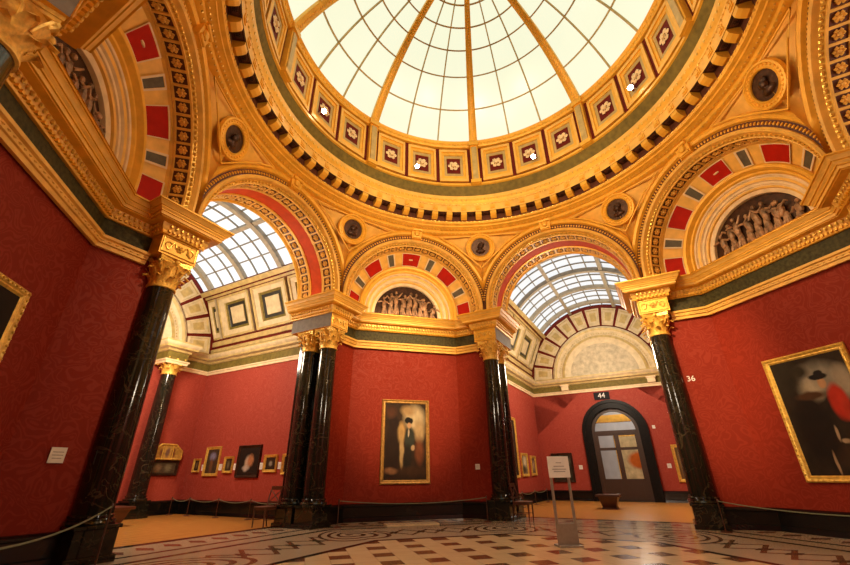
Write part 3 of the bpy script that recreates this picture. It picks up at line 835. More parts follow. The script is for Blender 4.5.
# ------------------------------------------------------------------ side rooms with skylit barrel vaults
VR, VZ = 3.73, 5.65
def cyl(ax, ang, lift=0.):      # ang from the -lateral side
    return (ax, -(VR - lift) * cos(ang), VZ + (VR - lift) * sin(ang))
def wall_arch(b, D, hw, H, cx, rin, spring, mi=0):
    """end wall with an arched doorway"""
    n = 24; A = [(D, cx + rin, 0), (D, cx + rin, spring)] ; A = [(cx + rin, 0.)] + [(cx + rin * cos(pi * i / n), spring + rin * sin(pi * i / n)) for i in range(n + 1)] + [(cx - rin, 0.)]
    Bq = []
    for y, z in A:
        if z == 0.: Bq.append((hw if y > cx else -hw, 0.)); continue
        dx, dz = y - cx, z - spring
        if dz <= 1e-6: Bq.append((hw if dx > 0 else -hw, spring)); continue
        k = min((hw - cx) / dx if dx > 1e-6 else ((hw + cx) / -dx if dx < -1e-6 else 1e9), (H - spring) / dz)
        Bq.append((cx + dx * k, spring + dz * k))
    b.rows([[(D, y, z), (D, Y, Z)] for (y, z), (Y, Z) in zip(A, Bq)], mi)
    for Y in (hw, -hw): b.add([(D, Y, spring), (D, Y, H), (D, cx + (Y - cx) * .3, H)], [(0, 1, 2)], mi)

names = {45: 'door_room', 135: 'picture_room', 225: 'near_room', 315: 'side_room'}
tn = 7
for a, D in ARMS.items():
    nm = names[a]; mx = RZ(R_(a)); vis = a in (45, 135)
    # floor
    b = MB(); b.add([(7.3, -W - .1, 0), (D, -W - .1, 0), (D, W + .1, 0), (7.3, W + .1, 0)], [(0, 1, 2, 3)])
    struct(b.build('floor_' + nm, 'woodfloor', mx=mx, smooth=0))
    for s, sn in ((-1, 'right'), (1, 'left')):
        b = MB(); b.add([(7.40, s * W, 0), (D, s * W, 0), (D, s * W, 5.7), (7.40, s * W, 5.7)], [(0, 1, 2, 3)])
        struct(b.build('wall_%s_%s' % (nm, sn), 'wall2', mx=mx, smooth=0))
    b = MB()
    if a == 45: wall_arch(b, D, W, 5.0, .05, 1.06, 2.95)
    else: b.add([(D, -W, 0), (D, W, 0), (D, W, 5.0), (D, -W, 5.0)], [(0, 1, 2, 3)])
    struct(b.build('wall_%s_end' % nm, 'wall2', mx=mx, smooth=0))
    prof = [(.0, .44), (.05, .43), (.08, .40), (.08, .37), (.045, .35), (.045, .10), (.09, .08), (.10, 0)]
    b = MB()
    if a == 45:
        b.sweep([(D, -1.36), (D, -W), (7.45, -W)], prof, side=-1); b.sweep([(7.45, W), (D, W), (D, 1.46)], prof, side=-1)
    else: b.sweep([(7.45, W), (D, W), (D, -W), (7.45, -W)], prof, side=-1)
    struct(b.build('baseboard_' + nm, 'dado', mx=mx))
    # entablature
    root = struct(empty('trim_%d' % tn, rz=R_(a)), 'buff cornice with a dark frieze round the %s' % {45: 'room with the glazed door', 135: 'left skylit picture room', 225: 'room behind', 315: 'room at the right'}[a]); tn += 1
    root['category'] = 'cornice'
    pth = [(7.42, W), (D, W), (D, -W), (7.42, -W)]
    if a == 135: pth = [(7.42, W), (D, W), (D, 2.3), (D - .75, 2.3), (D - .75, 1.6), (D, 1.6), (D, -1.6), (D - .75, -1.6), (D - .75, -2.3), (D, -2.3), (D, -W), (7.42, -W)]
    b = MB(); b.sweep(pth, [(0, 4.86), (.05, 4.86), (.06, 4.94), (.09, 4.95), (.10, 5.0), (.03, 5.02)], side=-1); b.build('architrave', 'cream', root)
    b = MB(); b.sweep(pth, [(.03, 5.02), (.03, 5.30)], side=-1); b.build('frieze', 'olive', root, smooth=0)
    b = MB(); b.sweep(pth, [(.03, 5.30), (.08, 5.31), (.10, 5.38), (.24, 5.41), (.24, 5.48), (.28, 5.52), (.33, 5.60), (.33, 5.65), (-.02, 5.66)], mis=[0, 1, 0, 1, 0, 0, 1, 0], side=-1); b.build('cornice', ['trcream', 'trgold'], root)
    if a == 45:
        for y in (-2.0, 2.0):
            b = MB(); b.box((D - .12, y, 5.14), (.20, .34, .24)); b.box((D - .14, y, 5.27), (.26, .42, .06)); b.build('bracket_block', 'cream', root, smooth=0)
    if a == 135:
        b = MB()
        for s in (1, -1):
            b.add([(D, s * 2.3, 5.0), (D - .75, s * 2.3, 5.0), (D - .75, s * 1.6, 5.0), (D, s * 1.6, 5.0)], [(0, 1, 2, 3)])
            b.box((D - .37, s * 1.95, 5.05), (.7, .66, .12))
        b.build('pier_soffit', 'trgold', root, smooth=0)
    # vault: coffered coves and a skylight
    P0 = 9.04; PT = 2.03
    lines = [P0 + PT * i for i in range(-1, 5) if 7.0 < P0 + PT * i < D + PT]
    A0, A1, A2 = R_(9.), R_(37.5), R_(43.5)
    b = MB()
    for s in (0, 1):
        rows = []
        for i in range(13):
            t = R_(-1) + (A2 + R_(1)) * i / 12; t = t if s == 0 else pi - t
            rows.append([cyl(7.40, t), cyl(D, t)])
        b.rows(rows, 0, flip=bool(s))
        for (t0, t1, L) in ((R_(2), R_(4), .10), (R_(6), A0, .06), (A1, R_(39), .06), (R_(40), R_(43), .18)):
            tt = [t0, t0, t1, t1]; ll = [0, L, L, 0]
            rows = [[cyl(ax, (q if s == 0 else pi - q), l) for q, l in zip(tt, ll)] for ax in (7.40, D)]
            b.rows(rows, 1)
    struct(b.build('ceiling_' + nm, ['dkred', 'trgold'], mx=mx)) if True else 0
    cove = struct(empty('trim_%d' % tn, rz=R_(a)), 'row of square cream coffers along the vault of the %s' % {45: 'room with the glazed door', 135: 'left skylit picture room', 225: 'room behind', 315: 'room at the right'}[a]); tn += 1
    cove['category'] = 'coffers'
    for x0 in lines:
        for s in (0, 1):
            xa, xb = max(x0 + .07, 7.42), min(x0 + PT - .07, D - .12)
            if xb - xa < .3: continue
            b = MB(); am = (A0 + A1) / 2 + R_(.3); hh = (A1 - A0) / 2 - R_(.9); xm = (xa + xb) / 2; hx = (xb - xa) / 2
            def fr_(k0, l0, k1, l1, mi):
                def q(k, l):
                    g0, g1 = am - hh * k, am + hh * k
                    if s: g0, g1 = pi - g0, pi - g1
                    return [cyl(xm - hx * k, g0, l), cyl(xm + hx * k, g0, l), cyl(xm + hx * k, g1, l), cyl(xm - hx * k, g1, l)]
                b.add(q(k0, l0) + q(k1, l1), [(i, (i + 1) % 4, (i + 1) % 4 + 4, i + 4) for i in range(4)], mi)
            fr_(1, .0, 1, .09, 0); fr_(1, .09, .90, .10, 1); fr_(.90, .10, .88, .06, 0); fr_(.88, .06, .66, .06, 0); fr_(.66, .06, .64, .02, 1); fr_(.64, .02, .54, .02, 2); fr_(.54, .02, .52, .006, 3); fr_(.52, .006, .40, .006, 3); fr_(.40, .006, .39, .03, 4); fr_(.39, .03, .0, .03, 5)
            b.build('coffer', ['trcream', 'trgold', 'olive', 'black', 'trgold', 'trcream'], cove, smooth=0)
    sk = struct(empty('window_%d' % {135: 2, 45: 3, 225: 4, 315: 5}[a], rz=R_(a)), 'curved white skylight over the %s' % {45: 'room with the glazed door', 135: 'left picture room', 225: 'room behind', 315: 'room at the right'}[a])
    sk['category'] = 'skylight'
    b = MB(); ns = 36
    rows = [[cyl(7.40, A2 + (pi - 2 * A2) * i / ns, -.02), cyl(D, A2 + (pi - 2 * A2) * i / ns, -.02)] for i in range(ns + 1)]
    b.rows(rows); b.build('pane', 'sky' if a != 45 else 'sky2', sk)
    def trans(x, w, l, n_, mt):
        b = MB()
        rows = [[cyl(x - w / 2, g, -.02), cyl(x - w / 2, g, l), cyl(x + w / 2, g, l), cyl(x + w / 2, g, -.02)] for g in [A2 + (pi - 2 * A2) * i / ns for i in range(ns + 1)]]
        b.rows(rows); b.build(n_, mt, sk)
    def longi(g, w, l, n_, mt):
        b = MB(); d = w / 2 / VR
        b.rows([[cyl(x, g - d, -.02), cyl(x, g - d, l), cyl(x, g + d, l), cyl(x, g + d, -.02)] for x in (7.40, D)]); b.build(n_, mt, sk)
    for x0 in lines:
        if 7.5 < x0 < D - .1: trans(x0, .20, .16, 'rib', 'rib')
        for j in (1, 2):
            x = x0 + PT * j / 3
            if 7.5 < x < D - .1: trans(x, .045, .03, 'glazing_bar', 'bar')
    for g in (72, 108): longi(R_(g), .16, .13, 'purlin', 'rib')
    for g in (53, 62.5, 81, 90, 99, 117.5, 127): longi(R_(g), .045, .03, 'glazing_bar', 'bar')
    # end wall above the cornice
    b = MB(); n = 40
    b.add([(D, 0, VZ)] + [(D, VR * cos(pi * i / n), VZ + VR * sin(pi * i / n)) for i in range(n + 1)], [(0, i + 1, i + 2) for i in range(n)])
    b.add([(D, -W, 5.0), (D, W, 5.0), (D, W, VZ), (D, -W, VZ)], [(0, 1, 2, 3)])
    struct(b.build('wall_%s_lunette' % nm, 'dkred', mx=mx, smooth=0))
    if vis:
        lab = {45: 'cream half round lunette with a coffered ring above the glazed door', 135: 'half round coffered lunette at the far end of the left skylit room'}[a]
        lu = empty('lunette', rz=R_(a), label=lab, cat='lunette', group='coffered end lunettes')
        b = MB(); b.arc([(2.50, D), (2.50, D - .10), (2.40, D - .16), (2.30, D - .12), (2.22, D - .05), (2.06, D - .05), (2.02, D - .12), (1.90, D - .14), (1.82, D - .08), (1.70, D - .03), (1.62, D - .02)], VZ, n=44, mis=[0, 0, 1, 0, 0, 0, 1, 0, 0, 0]); bead_blobs(b, 2.13, D - .06, VZ, .12, (.03, .03, .03), mi=1); b.build('moulding', ['trcream', 'trgold'], lu)
        b = MB(); b.add([(D - .015, 0, VZ)] + [(D - .015, 1.64 * cos(pi * i / n), VZ + 1.64 * sin(pi * i / n)) for i in range(n + 1)], [(0, i + 1, i + 2) for i in range(n)]); b.build('tympanum', 'tymp', lu, smooth=0)
        nc = 13
        for i in range(nc):
            p0 = pi * i / nc + .022; p1 = pi * (i + 1) / nc - .022
            b = MB()
            def cp(k, x):
                pm, ph = (p0 + p1) / 2, (p1 - p0) / 2; rm, rh = 3.06, .47
                out = []
                for r in (rm - rh * k, rm + rh * k):
                    for p in (pm - ph * k, pm + ph * k): out.append((x, r * cos(p), VZ + r * sin(p)))
                return [out[0], out[1], out[3], out[2]]
            def f2(k0, x0, k1, x1, mi): b.add(cp(k0, x0) + cp(k1, x1), [(i_, (i_ + 1) % 4, (i_ + 1) % 4 + 4, i_ + 4) for i_ in range(4)], mi)
            f2(1, D, 1, D - .07, 0); f2(1, D - .07, .82, D - .08, 0); f2(.82, D - .08, .78, D - .04, 1); f2(.78, D - .04, .5, D - .03, 0); f2(.5, D - .03, 0, D - .05, 1)
            b.build('coffer', ['trcream', 'trgold'], lu, smooth=0)
    # wall between arch and vault, facing the side room
    b = MB(); n = 40
    rows = []
    for i in range(n + 1):
        p = pi * i / n; q = (VR * cos(p), VZ + VR * sin(p))
        rows.append([(7.41, 2.4 * cos(p), ZC + 2.4 * sin(p) if 0 < i < n else 6.0), (7.41, q[0], q[1])])
    b.rows(rows)
    struct(b.build('wall_%s_front' % nm, 'trcream', mx=mx, smooth=0))

# ------------------------------------------------------------------ the tall glazed door of the far room
D = ARMS[45]; CX = .05
dr_ = struct(empty('door_1', fr(45, D, CX), R_(45)), 'tall arched dark wood door with glass panes at the end of the room')
dr_['category'] = 'door'
def arcy(rin, rout, x0, x1, spring, n=28):
    """arched frame: legs plus half ring, a solid"""
    A = [(rin, 0.)] + [(rin * cos(pi * i / n), spring + rin * sin(pi * i / n)) for i in range(n + 1)] + [(-rin, 0.)]
    Bq = [(rout, 0.)] + [(rout * cos(pi * i / n), spring + rout * sin(pi * i / n)) for i in range(n + 1)] + [(-rout, 0.)]
    return [[(x1, *p), (x0, *p), (x0, *q), (x1, *q)] for p, q in zip(A, Bq)]
b = MB(); b.rows(arcy(1.06, 1.40, -.16, .0, 2.95)); b.rows(arcy(1.30, 1.44, -.22, .0, 2.95)); b.rows(arcy(1.04, 1.14, -.12, .3, 2.95)); b.build('surround', 'stone', dr_)
b = MB(); b.rows(arcy(.90, 1.06, .02, .12, 2.95)); b.box((.07, 0, 2.92), (.10, 1.9, .14)); b.build('frame', 'doorwood', dr_, smooth=30)
for s in (1, -1):
    leaf = MB(); y0 = s * .45
    leaf.box((.07, s * .86, 1.45), (.07, .11, 2.86)); leaf.box((.07, s * .05, 1.45), (.07, .10, 2.86)); leaf.box((.07, y0, .45), (.06, .8, .72)); leaf.box((.04, y0, .45), (.02, .55, .48)); leaf.box((.07, y0, .05), (.07, .8, .10)); leaf.box((.07, y0, .86), (.07, .8, .10)); leaf.box((.07, y0, 2.18), (.07, .8, .12)); leaf.box((.07, y0, 2.82), (.07, .8, .10))
    lf = leaf.build('door_leaf', 'doorwood', dr_, smooth=0)
    h = MB(); h.tube([(.02, s * .06, 1.15), (-.05, s * .06, 1.15), (-.05, s * .06, 1.35), (.02, s * .06, 1.35)], .012, 6); h.build('door_handle', 'brass', lf)
b = MB(); b.box((.12, 0, .02), (.4, 2.1, .04)); b.build('threshold', 'dado', dr_, smooth=0)
# the room glimpsed behind the glass
b = MB()
q = [(D + .3, -3.4), (D + 5.5, -3.4), (D + 5.5, 3.4), (D + .3, 3.4)]
b.add([(x, y, 0) for x, y in q] + [(x, y, 5.2) for x, y in q], [(1, 2, 6, 5), (0, 1, 5, 4), (2, 3, 7, 6)], 0)
b.add([(x, y, 0) for x, y in q], [(0, 1, 2, 3)], 1); b.add([(x, y, 5.2) for x, y in q], [(3, 2, 1, 0)], 2)
struct(b.build('wall_blue_room', ['bluewall', 'woodfloor', 'cream'], mx=RZ(R_(45)), smooth=0))
b = MB(); b.sweep([(D + .32, 3.4), (D + 5.5, 3.4), (D + 5.5, -3.4), (D + .32, -3.4)], [(0, 3.9), (.1, 3.92), (.2, 4.05), (.3, 4.3), (0, 4.32)], side=-1)
struct(b.build('trim_blue_room', 'gold2', mx=RZ(R_(45))))

# ------------------------------------------------------------------ pictures
def frame_mb(w, h, fw, dp, cs=1.):
    """mitred moulded frame, in the local yz plane facing -x (w, h outer)"""
    prof = [(0, 0), (0, dp * .7), (.18, dp), (.36, dp * .85), (.55, dp * .55), (.72, dp * .6), (.86, dp * .4), (1., dp * .2)]
    rows = []
    for sy, sz in ((-1, -1), (1, -1), (1, 1), (-1, 1)):
        rows.append([(-d, sy * (w / 2 - u * fw), sz * (h / 2 - u * fw)) for u, d in prof])
    b = MB(); b.rows(rows, close=True)
    if w > 1.2:
        for sy in (-1, 1):
            n = int(h / .09)
            for i in range(n): b.blob((-dp * .9, sy * (w / 2 - .27 * fw), -h / 2 + h * (i + .5) / n), (.02, .022, .034), 0, 5, 2)
        n = int(w / .09)
        for sz in (-1, 1):
            for i in range(n): b.blob((-dp * .9, -w / 2 + w * (i + .5) / n, sz * (h / 2 - .27 * fw)), (.02, .034, .022), 0, 5, 2)
    return b
def picture(a, ax, lat, zc, w, h, fw, cmat, label, face=None, fm='gilt', group=None, dp=.07, cat='painting', name='painting'):
    """hangs on a wall; face = direction in degrees the wall plane faces away from (its outward axis)"""
    face = a if face is None else face
    x, y, z = fr(a, ax, lat, zc)
    o = empty(name, (x, y, z), R_(face), label, cat, group)
    frame_mb(w, h, fw, dp).build('frame', fm, o, smooth=40)
    b = MB(); iw, ih = w / 2 - fw * .95, h / 2 - fw * .95
    b.add([(-dp * .3, -iw, -ih), (-dp * .3, iw, -ih), (-dp * .3, iw, ih), (-dp * .3, -iw, ih), (-.005, -iw, -ih), (-.005, iw, -ih), (-.005, iw, ih), (-.005, -iw, ih)],
          [(0, 3, 2, 1), (4, 5, 6, 7), (0, 1, 5, 4), (1, 2, 6, 5), (2, 3, 7, 6), (3, 0, 4, 7)])
    b.uv = [(1, 0), (0, 0), (0, 1), (1, 1)] * 2
    b.build('canvas', cmat, o, smooth=0)
    return o
dk = (.035, .018, .009)
pC = paint_mat('dim figure in cloudy landscape', (.030, .015, .008), [
    (.72, .80, .24, .16, (.46, .36, .21), .35), (.84, .62, .12, .14, (.40, .28, .14), .4), (.55, .90, .16, .07, (.34, .22, .10), .4), (.40, .60, .09, .13, (.44, .27, .10), .35), (.41, .34, .05, .18, (.40, .27, .12), .3),
    (.18, .36, .17, .34, (.022, .010, .006), .2), (.22, .72, .12, .09, (.02, .009, .006), .2), (.14, .88, .12, .08, (.07, .025, .012), .4),
    (.60, .52, .12, .15, (.030, .034, .026), .18), (.58, .765, .10, .05, (.010, .008, .007), .15), (.59, .695, .045, .04, (.46, .27, .14), .2), (.575, .60, .02, .05, (.5, .4, .28), .3), (.55, .24, .10, .20, (.018, .013, .009), .2), (.68, .40, .045, .035, (.46, .3, .16), .25),
    (.84, .36, .10, .16, (.15, .045, .018), .4), (.16, .11, .14, .04, (.22, .10, .045), .4), (.65, .10, .3, .06, (.05, .022, .010), .4)], .05, 1.)
pR = paint_mat('red coat against a stormy sky', (.022, .013, .007), [
    (.60, .80, .32, .13, (.20, .18, .14), .35), (.44, .70, .15, .09, (.42, .35, .24), .4), (.90, .74, .12, .13, (.30, .24, .17), .4), (.16, .86, .20, .16, (.022, .016, .009), .3), (.38, .88, .12, .06, (.03, .022, .012), .4),
    (.32, .40, .25, .30, (.014, .008, .005), .2), (.42, .665, .20, .035, (.07, .03, .012), .3),
    (.74, .58, .12, .15, (.42, .026, .010), .2), (.80, .50, .06, .10, (.40, .03, .012), .3), (.62, .755, .05, .045, (.40, .22, .11), .2), (.60, .81, .12, .028, (.012, .009, .008), .15), (.62, .84, .06, .03, (.012, .009, .008), .15),
    (.84, .36, .06, .10, (.42, .29, .17), .3), (.55, .33, .018, .06, (.36, .25, .15), .3), (.62, .27, .05, .018, (.36, .25, .15), .3), (.40, .10, .018, .09, (.35, .23, .13), .3), (.8, .14, .3, .10, (.045, .022, .010), .4)], .045, 3.)
pL = paint_mat('nearly black canvas', (.012, .007, .004), [(.5, .5, .2, .3, (.05, .025, .012), .6)], .1, 5.)
picture(90, 7.045, .01, 2.11, 1.52, 2.40, .12, pC, 'large gilt framed painting of a standing dark hatted figure under a cloudy sky', fm='antique')
picture(0, 7.045, .13, 2.19, 1.60, 2.50, .13, pR, 'large gilt framed painting of a red coated figure beside a dark horse')
picture(180, 7.045, 0., 2.25, 1.60, 2.60, .13, pL, 'large black canvas in a beaded gilt frame cut by the left edge')
SG = 'small gilt framed pictures on the red wall'
def sm(base, *bl, s=0.): return paint_mat('small old canvas', base, list(bl), .12, s)
W1 = -W + .005
def sideP(ax, z, w, h, fw, m_, label, fm='gilt'): return picture(135, ax, W1, z, w, h, fw, m_, label, face=135 - 90, fm=fm, group=SG)
sideP(13.12, 1.54, .38, .46, .07, sm(dk, (.5, .5, .2, .3, (.18, .10, .05), .5), s=1.), 'smallest gilt framed picture, nearest the corner of the side room')
sideP(12.28, 1.66, .80, .96, .10, sm((.06, .035, .02), (.5, .7, .25, .16, (.22, .20, .30), .4), (.45, .3, .14, .3, (.16, .07, .03), .4), s=2.), 'tall gilt framed picture with a pale lilac patch on the side room wall')
sideP(11.36, 1.53, .46, .52, .08, sm(dk, (.45, .5, .2, .3, (.16, .12, .07), .5), s=3.), 'small gilt framed dark picture between the tall lilac one and the large dark one')
sideP(10.36, 1.62, 1.12, 1.0, .09, sm((.02, .012, .008), (.45, .45, .14, .22, (.50, .36, .24), .4), (.60, .52, .14, .2, (.42, .17, .07), .4), (.4, .25, .16, .1, (.45, .36, .28), .4), s=4.), 'largest picture of the row, dark framed with pale and orange figures', fm='bronze')
sideP(9.30, 1.53, .60, .52, .09, sm(dk, (.5, .5, .16, .2, (.28, .24, .18), .4), s=5.), 'gilt framed picture with one pale oval head, next after the largest picture')
sideP(8.50, 1.50, .54, .60, .09, sm(dk, (.5, .5, .2, .3, (.14, .12, .06), .5), s=6.), 'gilt framed picture of the row partly hidden by the black column')
# white wall labels
def card(a, ax, lat, z, w, h, face, label, grp=None, name='wall_label'):
    b = MB(); b.box((-.008, 0, 0), (.016, w, h)); b.box((-.017, 0, h * .2), (.002, w * .7, h * .05), 1); b.box((-.017, 0, 0), (.002, w * .7, h * .05), 1); b.box((-.017, 0, -h * .2), (.002, w * .6, h * .05), 1)
    o = b.build(name, ['paper', 'ink'], smooth=0); o.location = fr(a, ax, lat, z); o.rotation_euler = (0, 0, R_(face)); return setp(o, label, 'label', grp)
WL = 'white wall labels beside pictures'
for ax, l in ((12.74, 'white label between the smallest picture and the tall lilac one'), (11.78, 'white label between the tall lilac picture and its small dark neighbour'), (11.01, 'white label at the far side of the largest dark framed picture'), (9.74, 'white label between the largest dark framed picture and the pale oval head'), (8.87, 'white label between the pale oval head picture and the one by the column')):
    card(135, ax, W1, 1.46, .17, .20, 45, l, WL)
card(135, 6.21, 3.14, 1.47, .20, .22, 135, 'white label card on the dark red left wall beside the thick column', WL)
card(45, 6.21, 3.17, 1.36, .14, .15, 45, 'small white card on the dark red wall right of the hatted figure painting', WL)
# altarpiece on the end wall of the picture room
o = empty('altarpiece', fr(135, 13.70, -2.82, 1.22), R_(135), 'gilded altarpiece with a gabled top over a dark framed lower panel', 'altarpiece')
gp = paint_mat('gold ground panel', (.45, .25, .05), [(.3, .4, .07, .3, (.2, .07, .03), .4), (.5, .45, .07, .34, (.16, .08, .05), .4), (.7, .4, .07, .3, (.2, .06, .02), .4)], .1, 2.)
b = MB(); pts = [(-.52, .52), (.52, .52), (.52, .78), (.26, 1.0), (-.26, 1.0), (-.52, .78)]
b.add([(-.09, y, z) for y, z in pts] + [(0, y, z) for y, z in pts], [tuple(range(6))[::-1]] + [(i, (i + 1) % 6, (i + 1) % 6 + 6, i + 6) for i in range(6)])
b.uv = [((.52 - y) / 1.04, (z - .52) / .48) for y, z in pts] * 2
b.build('gabled_panel', gp, o, smooth=0)
b = MB()
for i in range(6):
    (y, z), (y2, z2) = pts[i], pts[(i + 1) % 6]; b.tube([(-.1, y, z), (-.1, y2, z2)], .03, 6)
for y in (-.18, .18): b.tube([(-.1, y, .52), (-.1, y, .95)], .018, 6)
b.build('gabled_frame', 'gilt', o)
fb = frame_mb(1.06, .50, .09, .08); fb.v = [(x, y, z + .24) for x, y, z in fb.v]; fb.build('lower_frame', 'bronze', o)
b = MB(); b.add([(-.02, -.46, .06), (-.02, .46, .06), (-.02, .46, .42), (-.02, -.46, .42)], [(0, 3, 2, 1)]); b.uv = [(1, 0), (0, 0), (0, 1), (1, 1)]
b.build('lower_panel', sm((.07, .045, .025), (.3, .5, .12, .3, (.2, .12, .06), .5), (.7, .5, .12, .3, (.16, .13, .07), .5)), o, smooth=0)
card(135, 13.70, -2.12, 1.5, .14, .22, 135, 'white label at the left of the gilded altarpiece', WL)
# far room with the glazed door
W2 = W - .005
def rt_side(ax, z, w, h, m_, label): return picture(45, ax, W2, z, w, h, .12, m_, label, face=135, group='gilt pictures in the room with the glazed door')
rt_side(11.3, 2.2, 1.5, 2.4, sm(dk, (.5, .5, .2, .3, (.2, .14, .08), .5), s=7.), 'tall gilt picture seen edge on just past the black column with the chair')
rt_side(12.9, 1.52, .95, .95, sm((.16, .12, .07), (.6, .65, .3, .3, (.6, .5, .3), .5), (.4, .25, .3, .2, (.05, .04, .02), .5), s=8.), 'gilt landscape picture with a bright sky on the side wall before the corner')
rt_side(14.3, 1.50, .8, .85, sm((.12, .07, .04), (.5, .5, .3, .3, (.4, .26, .15), .5), s=9.), 'gilt picture closest to the corner, right of the bright landscape')
De = D - .005
picture(45, De, 2.70, 1.42, 1.02, 1.30, .10, sm((.035, .028, .016), (.5, .75, .35, .16, (.2, .19, .14), .5), (.3, .4, .2, .3, (.03, .02, .01), .5), s=10.), 'dark framed picture partly behind the sign stand on the end wall', fm='bronze')
picture(45, De, -2.45, 1.52, .72, 1.5, .13, sm((.14, .08, .03), (.5, .6, .3, .3, (.32, .2, .08), .5), s=11.), 'gilt framed picture on the end wall between the door and the black column')
for lat, l in ((1.86, 'small white label between the framed picture and the arched door'), (-1.86, 'small white label between the arched door and the gilt picture')):
    card(45, De, lat, 1.42, .16, .18, 45, l, WL)
card(45, De, -1.62, 3.05, .12, .14, 45, 'tiny pale card high on the red wall at the upper right of the arched door', WL)
# orange and cream painting glimpsed through the door glass
picture(45, D + 5.48, -.45, 1.75, 2.3, 2.9, .12, paint_mat('cream ground with an orange patch', (.50, .40, .22), [(.52, .52, .30, .16, (.50, .11, .012), .2), (.80, .74, .13, .14, (.42, .09, .012), .2)], .06, 4.), 'cream painting with an orange shape seen through the door glass')

# lettering
def text_mesh(name, s, size, mt, parent=None, depth=.004):
    cu = bpy.data.curves.new('txt', 'FONT'); cu.body = s; cu.size = size; cu.extrude = depth; cu.align_x = 'CENTER'; cu.align_y = 'CENTER'
    ob = bpy.data.objects.new('txt', cu); COL.objects.link(ob)
    dg = bpy.context.evaluated_depsgraph_get()
    me = bpy.data.meshes.new_from_object(ob.evaluated_get(dg)); bpy.data.objects.remove(ob); bpy.data.curves.remove(cu)
    me.name = name; me.materials.clear(); me.materials.append(M[mt])
    o = bpy.data.objects.new(name, me); COL.objects.link(o)
    if parent: o.parent = parent
    return o
def face_mx(a, ax, lat, z, face):
    f = R_(face); n = Vector((-cos(f), -sin(f), 0)); up = Vector((0, 0, 1)); x = up.cross(n)
    return Matrix.Translation(fr(a, ax, lat, z)) @ Matrix((x, up, n)).transposed().to_4x4()
o = text_mesh('room_number', '36', .19, 'white'); o.matrix_world = face_mx(45, 6.212, -2.88, 3.32, 45); setp(o, 'white room number 36 on the bright red wall', 'number')
o = empty('door_sign', fr(45, D - .01, CX + .28, 4.62), R_(45), 'small black sign with two white numerals above the arched door', 'sign')
b = MB(); b.box((-.02, 0, 0), (.04, .72, .36)); b.build('plate', 'plate', o, smooth=0)
t_ = text_mesh('numerals', '44', .34, 'white', o)
t_.matrix_local = Matrix.Translation((-.045, 0, 0)) @ Matrix((Vector((0, -1, 0)), Vector((0, 0, 1)), Vector((-1, 0, 0)))).transposed().to_4x4()

# ------------------------------------------------------------------ furniture
def make_chair(loc, rz, label):
    """front faces local -x"""
    o = empty('chair', loc, rz, label, 'chair', 'attendant chairs at the piers')
    b = MB(); b.box((0, 0, .455), (.44, .44, .03)); s_ = b.build('seat', 'leather', o); bevel(s_, .012, 3)
    b = MB()
    for y in (-.19, .19): b.box((0, y, .415), (.40, .025, .05))
    for x in (-.19, .19): b.box((x, 0, .415), (.025, .38, .05))
    b.build('seat_frame', 'darkwood', o, smooth=0)
    for y in (-.195, .195):
        b = MB(); b.tube([(-.19, y, 0), (-.195, y, .25), (-.195, y, .44)], [.014, .018, .022], 8); b.build('leg', 'darkwood', o)
        b = MB(); b.tube([(.26, y, 0), (.21, y, .25), (.20, y, .46)], [.015, .018, .022], 8); b.build('leg', 'darkwood', o)
        b = MB(); b.tube([(.20, y, .45), (.22, y, .66), (.29, y, .92)], [.022, .02, .016], 8); b.build('back_post', 'darkwood', o)
        b = MB(); b.tube([(-.19, y, .18), (.22, y, .18)], .010, 6); b.build('stretcher', 'darkwood', o)
    b = MB(); b.box((.278, 0, .875), (.03, .40, .09)); b.build('top_rail', 'darkwood', o, smooth=0)
    b = MB()
    for s in (1, -1): b.tube([(.215, -.18 * s, .56), (.265, .18 * s, .83)], .013, 6)
    b.box((.213, 0, .555), (.022, .38, .035)); b.build('crossed_splat', 'darkwood', o)
    return o
make_chair(fr(45, 6.14, 1.86), R_(45 - 90 + 180), 'dark wooden chair with crossed back by the column left of the sign stand')
make_chair(fr(135, 7.28, -2.0), R_(135 + 90 + 180), 'dark wooden chair in profile against the paired columns beside the left skylit room')

def make_bench(loc, rz, label):
    o = empty('bench', loc, rz, label, 'bench', 'low wooden gallery benches')
    b = MB(); b.box((0, 0, .425), (.90, .80, .07)); q = b.build('top', 'darkwood', o, smooth=0); bevel(q, .012)
    b = MB(); b.box((0, 0, .22), (.72, .66, .34), 0, 0, .66); b.build('pedestal', 'darkwood', o, smooth=0)
    b = MB(); b.box((0, 0, .025), (.54, .50, .05)); b.build('plinth', 'darkwood', o, smooth=0)
make_bench((-7.75, 8.25, 0), R_(135), 'low dark wooden bench on the oak floor beyond the thick leaning column')
make_bench((7.85, 8.25, 0), R_(45), 'low dark wooden bench on the oak floor in front of the arched glass door')

# sign stand
o = empty('sign_stand', (1.64, 1.50, 0), R_(90 - 12), 'grey metal sign stand with two legs and a printed panel on the stone floor', 'sign stand')
b = MB(); b.box((.02, 0, .015), (.30, .42, .03)); q = b.build('base_plate', 'steel', o, smooth=0); bevel(q, .004)
b = MB(); b.box((0, 0, .19), (.02, .38, .32)); q = b.build('lower_panel', 'steel', o, smooth=0); bevel(q, .003)
for s in (1, -1):
    b = MB(); b.box((0, s * .165, .70), (.025, .045, 1.36)); b.build('leg', 'steel', o, smooth=0)
b = MB(); b.box((-.02, 0, 1.26), (.025, .40, .36)); q = b.build('panel', 'paper', o, smooth=0); bevel(q, .004)
b = MB()
for z, w in ((1.33, .10), (1.27, .20), (1.22, .26), (1.18, .22)): b.box((-.034, 0, z), (.002, w, .014))
b.build('print_lines', 'ink', q, smooth=0)

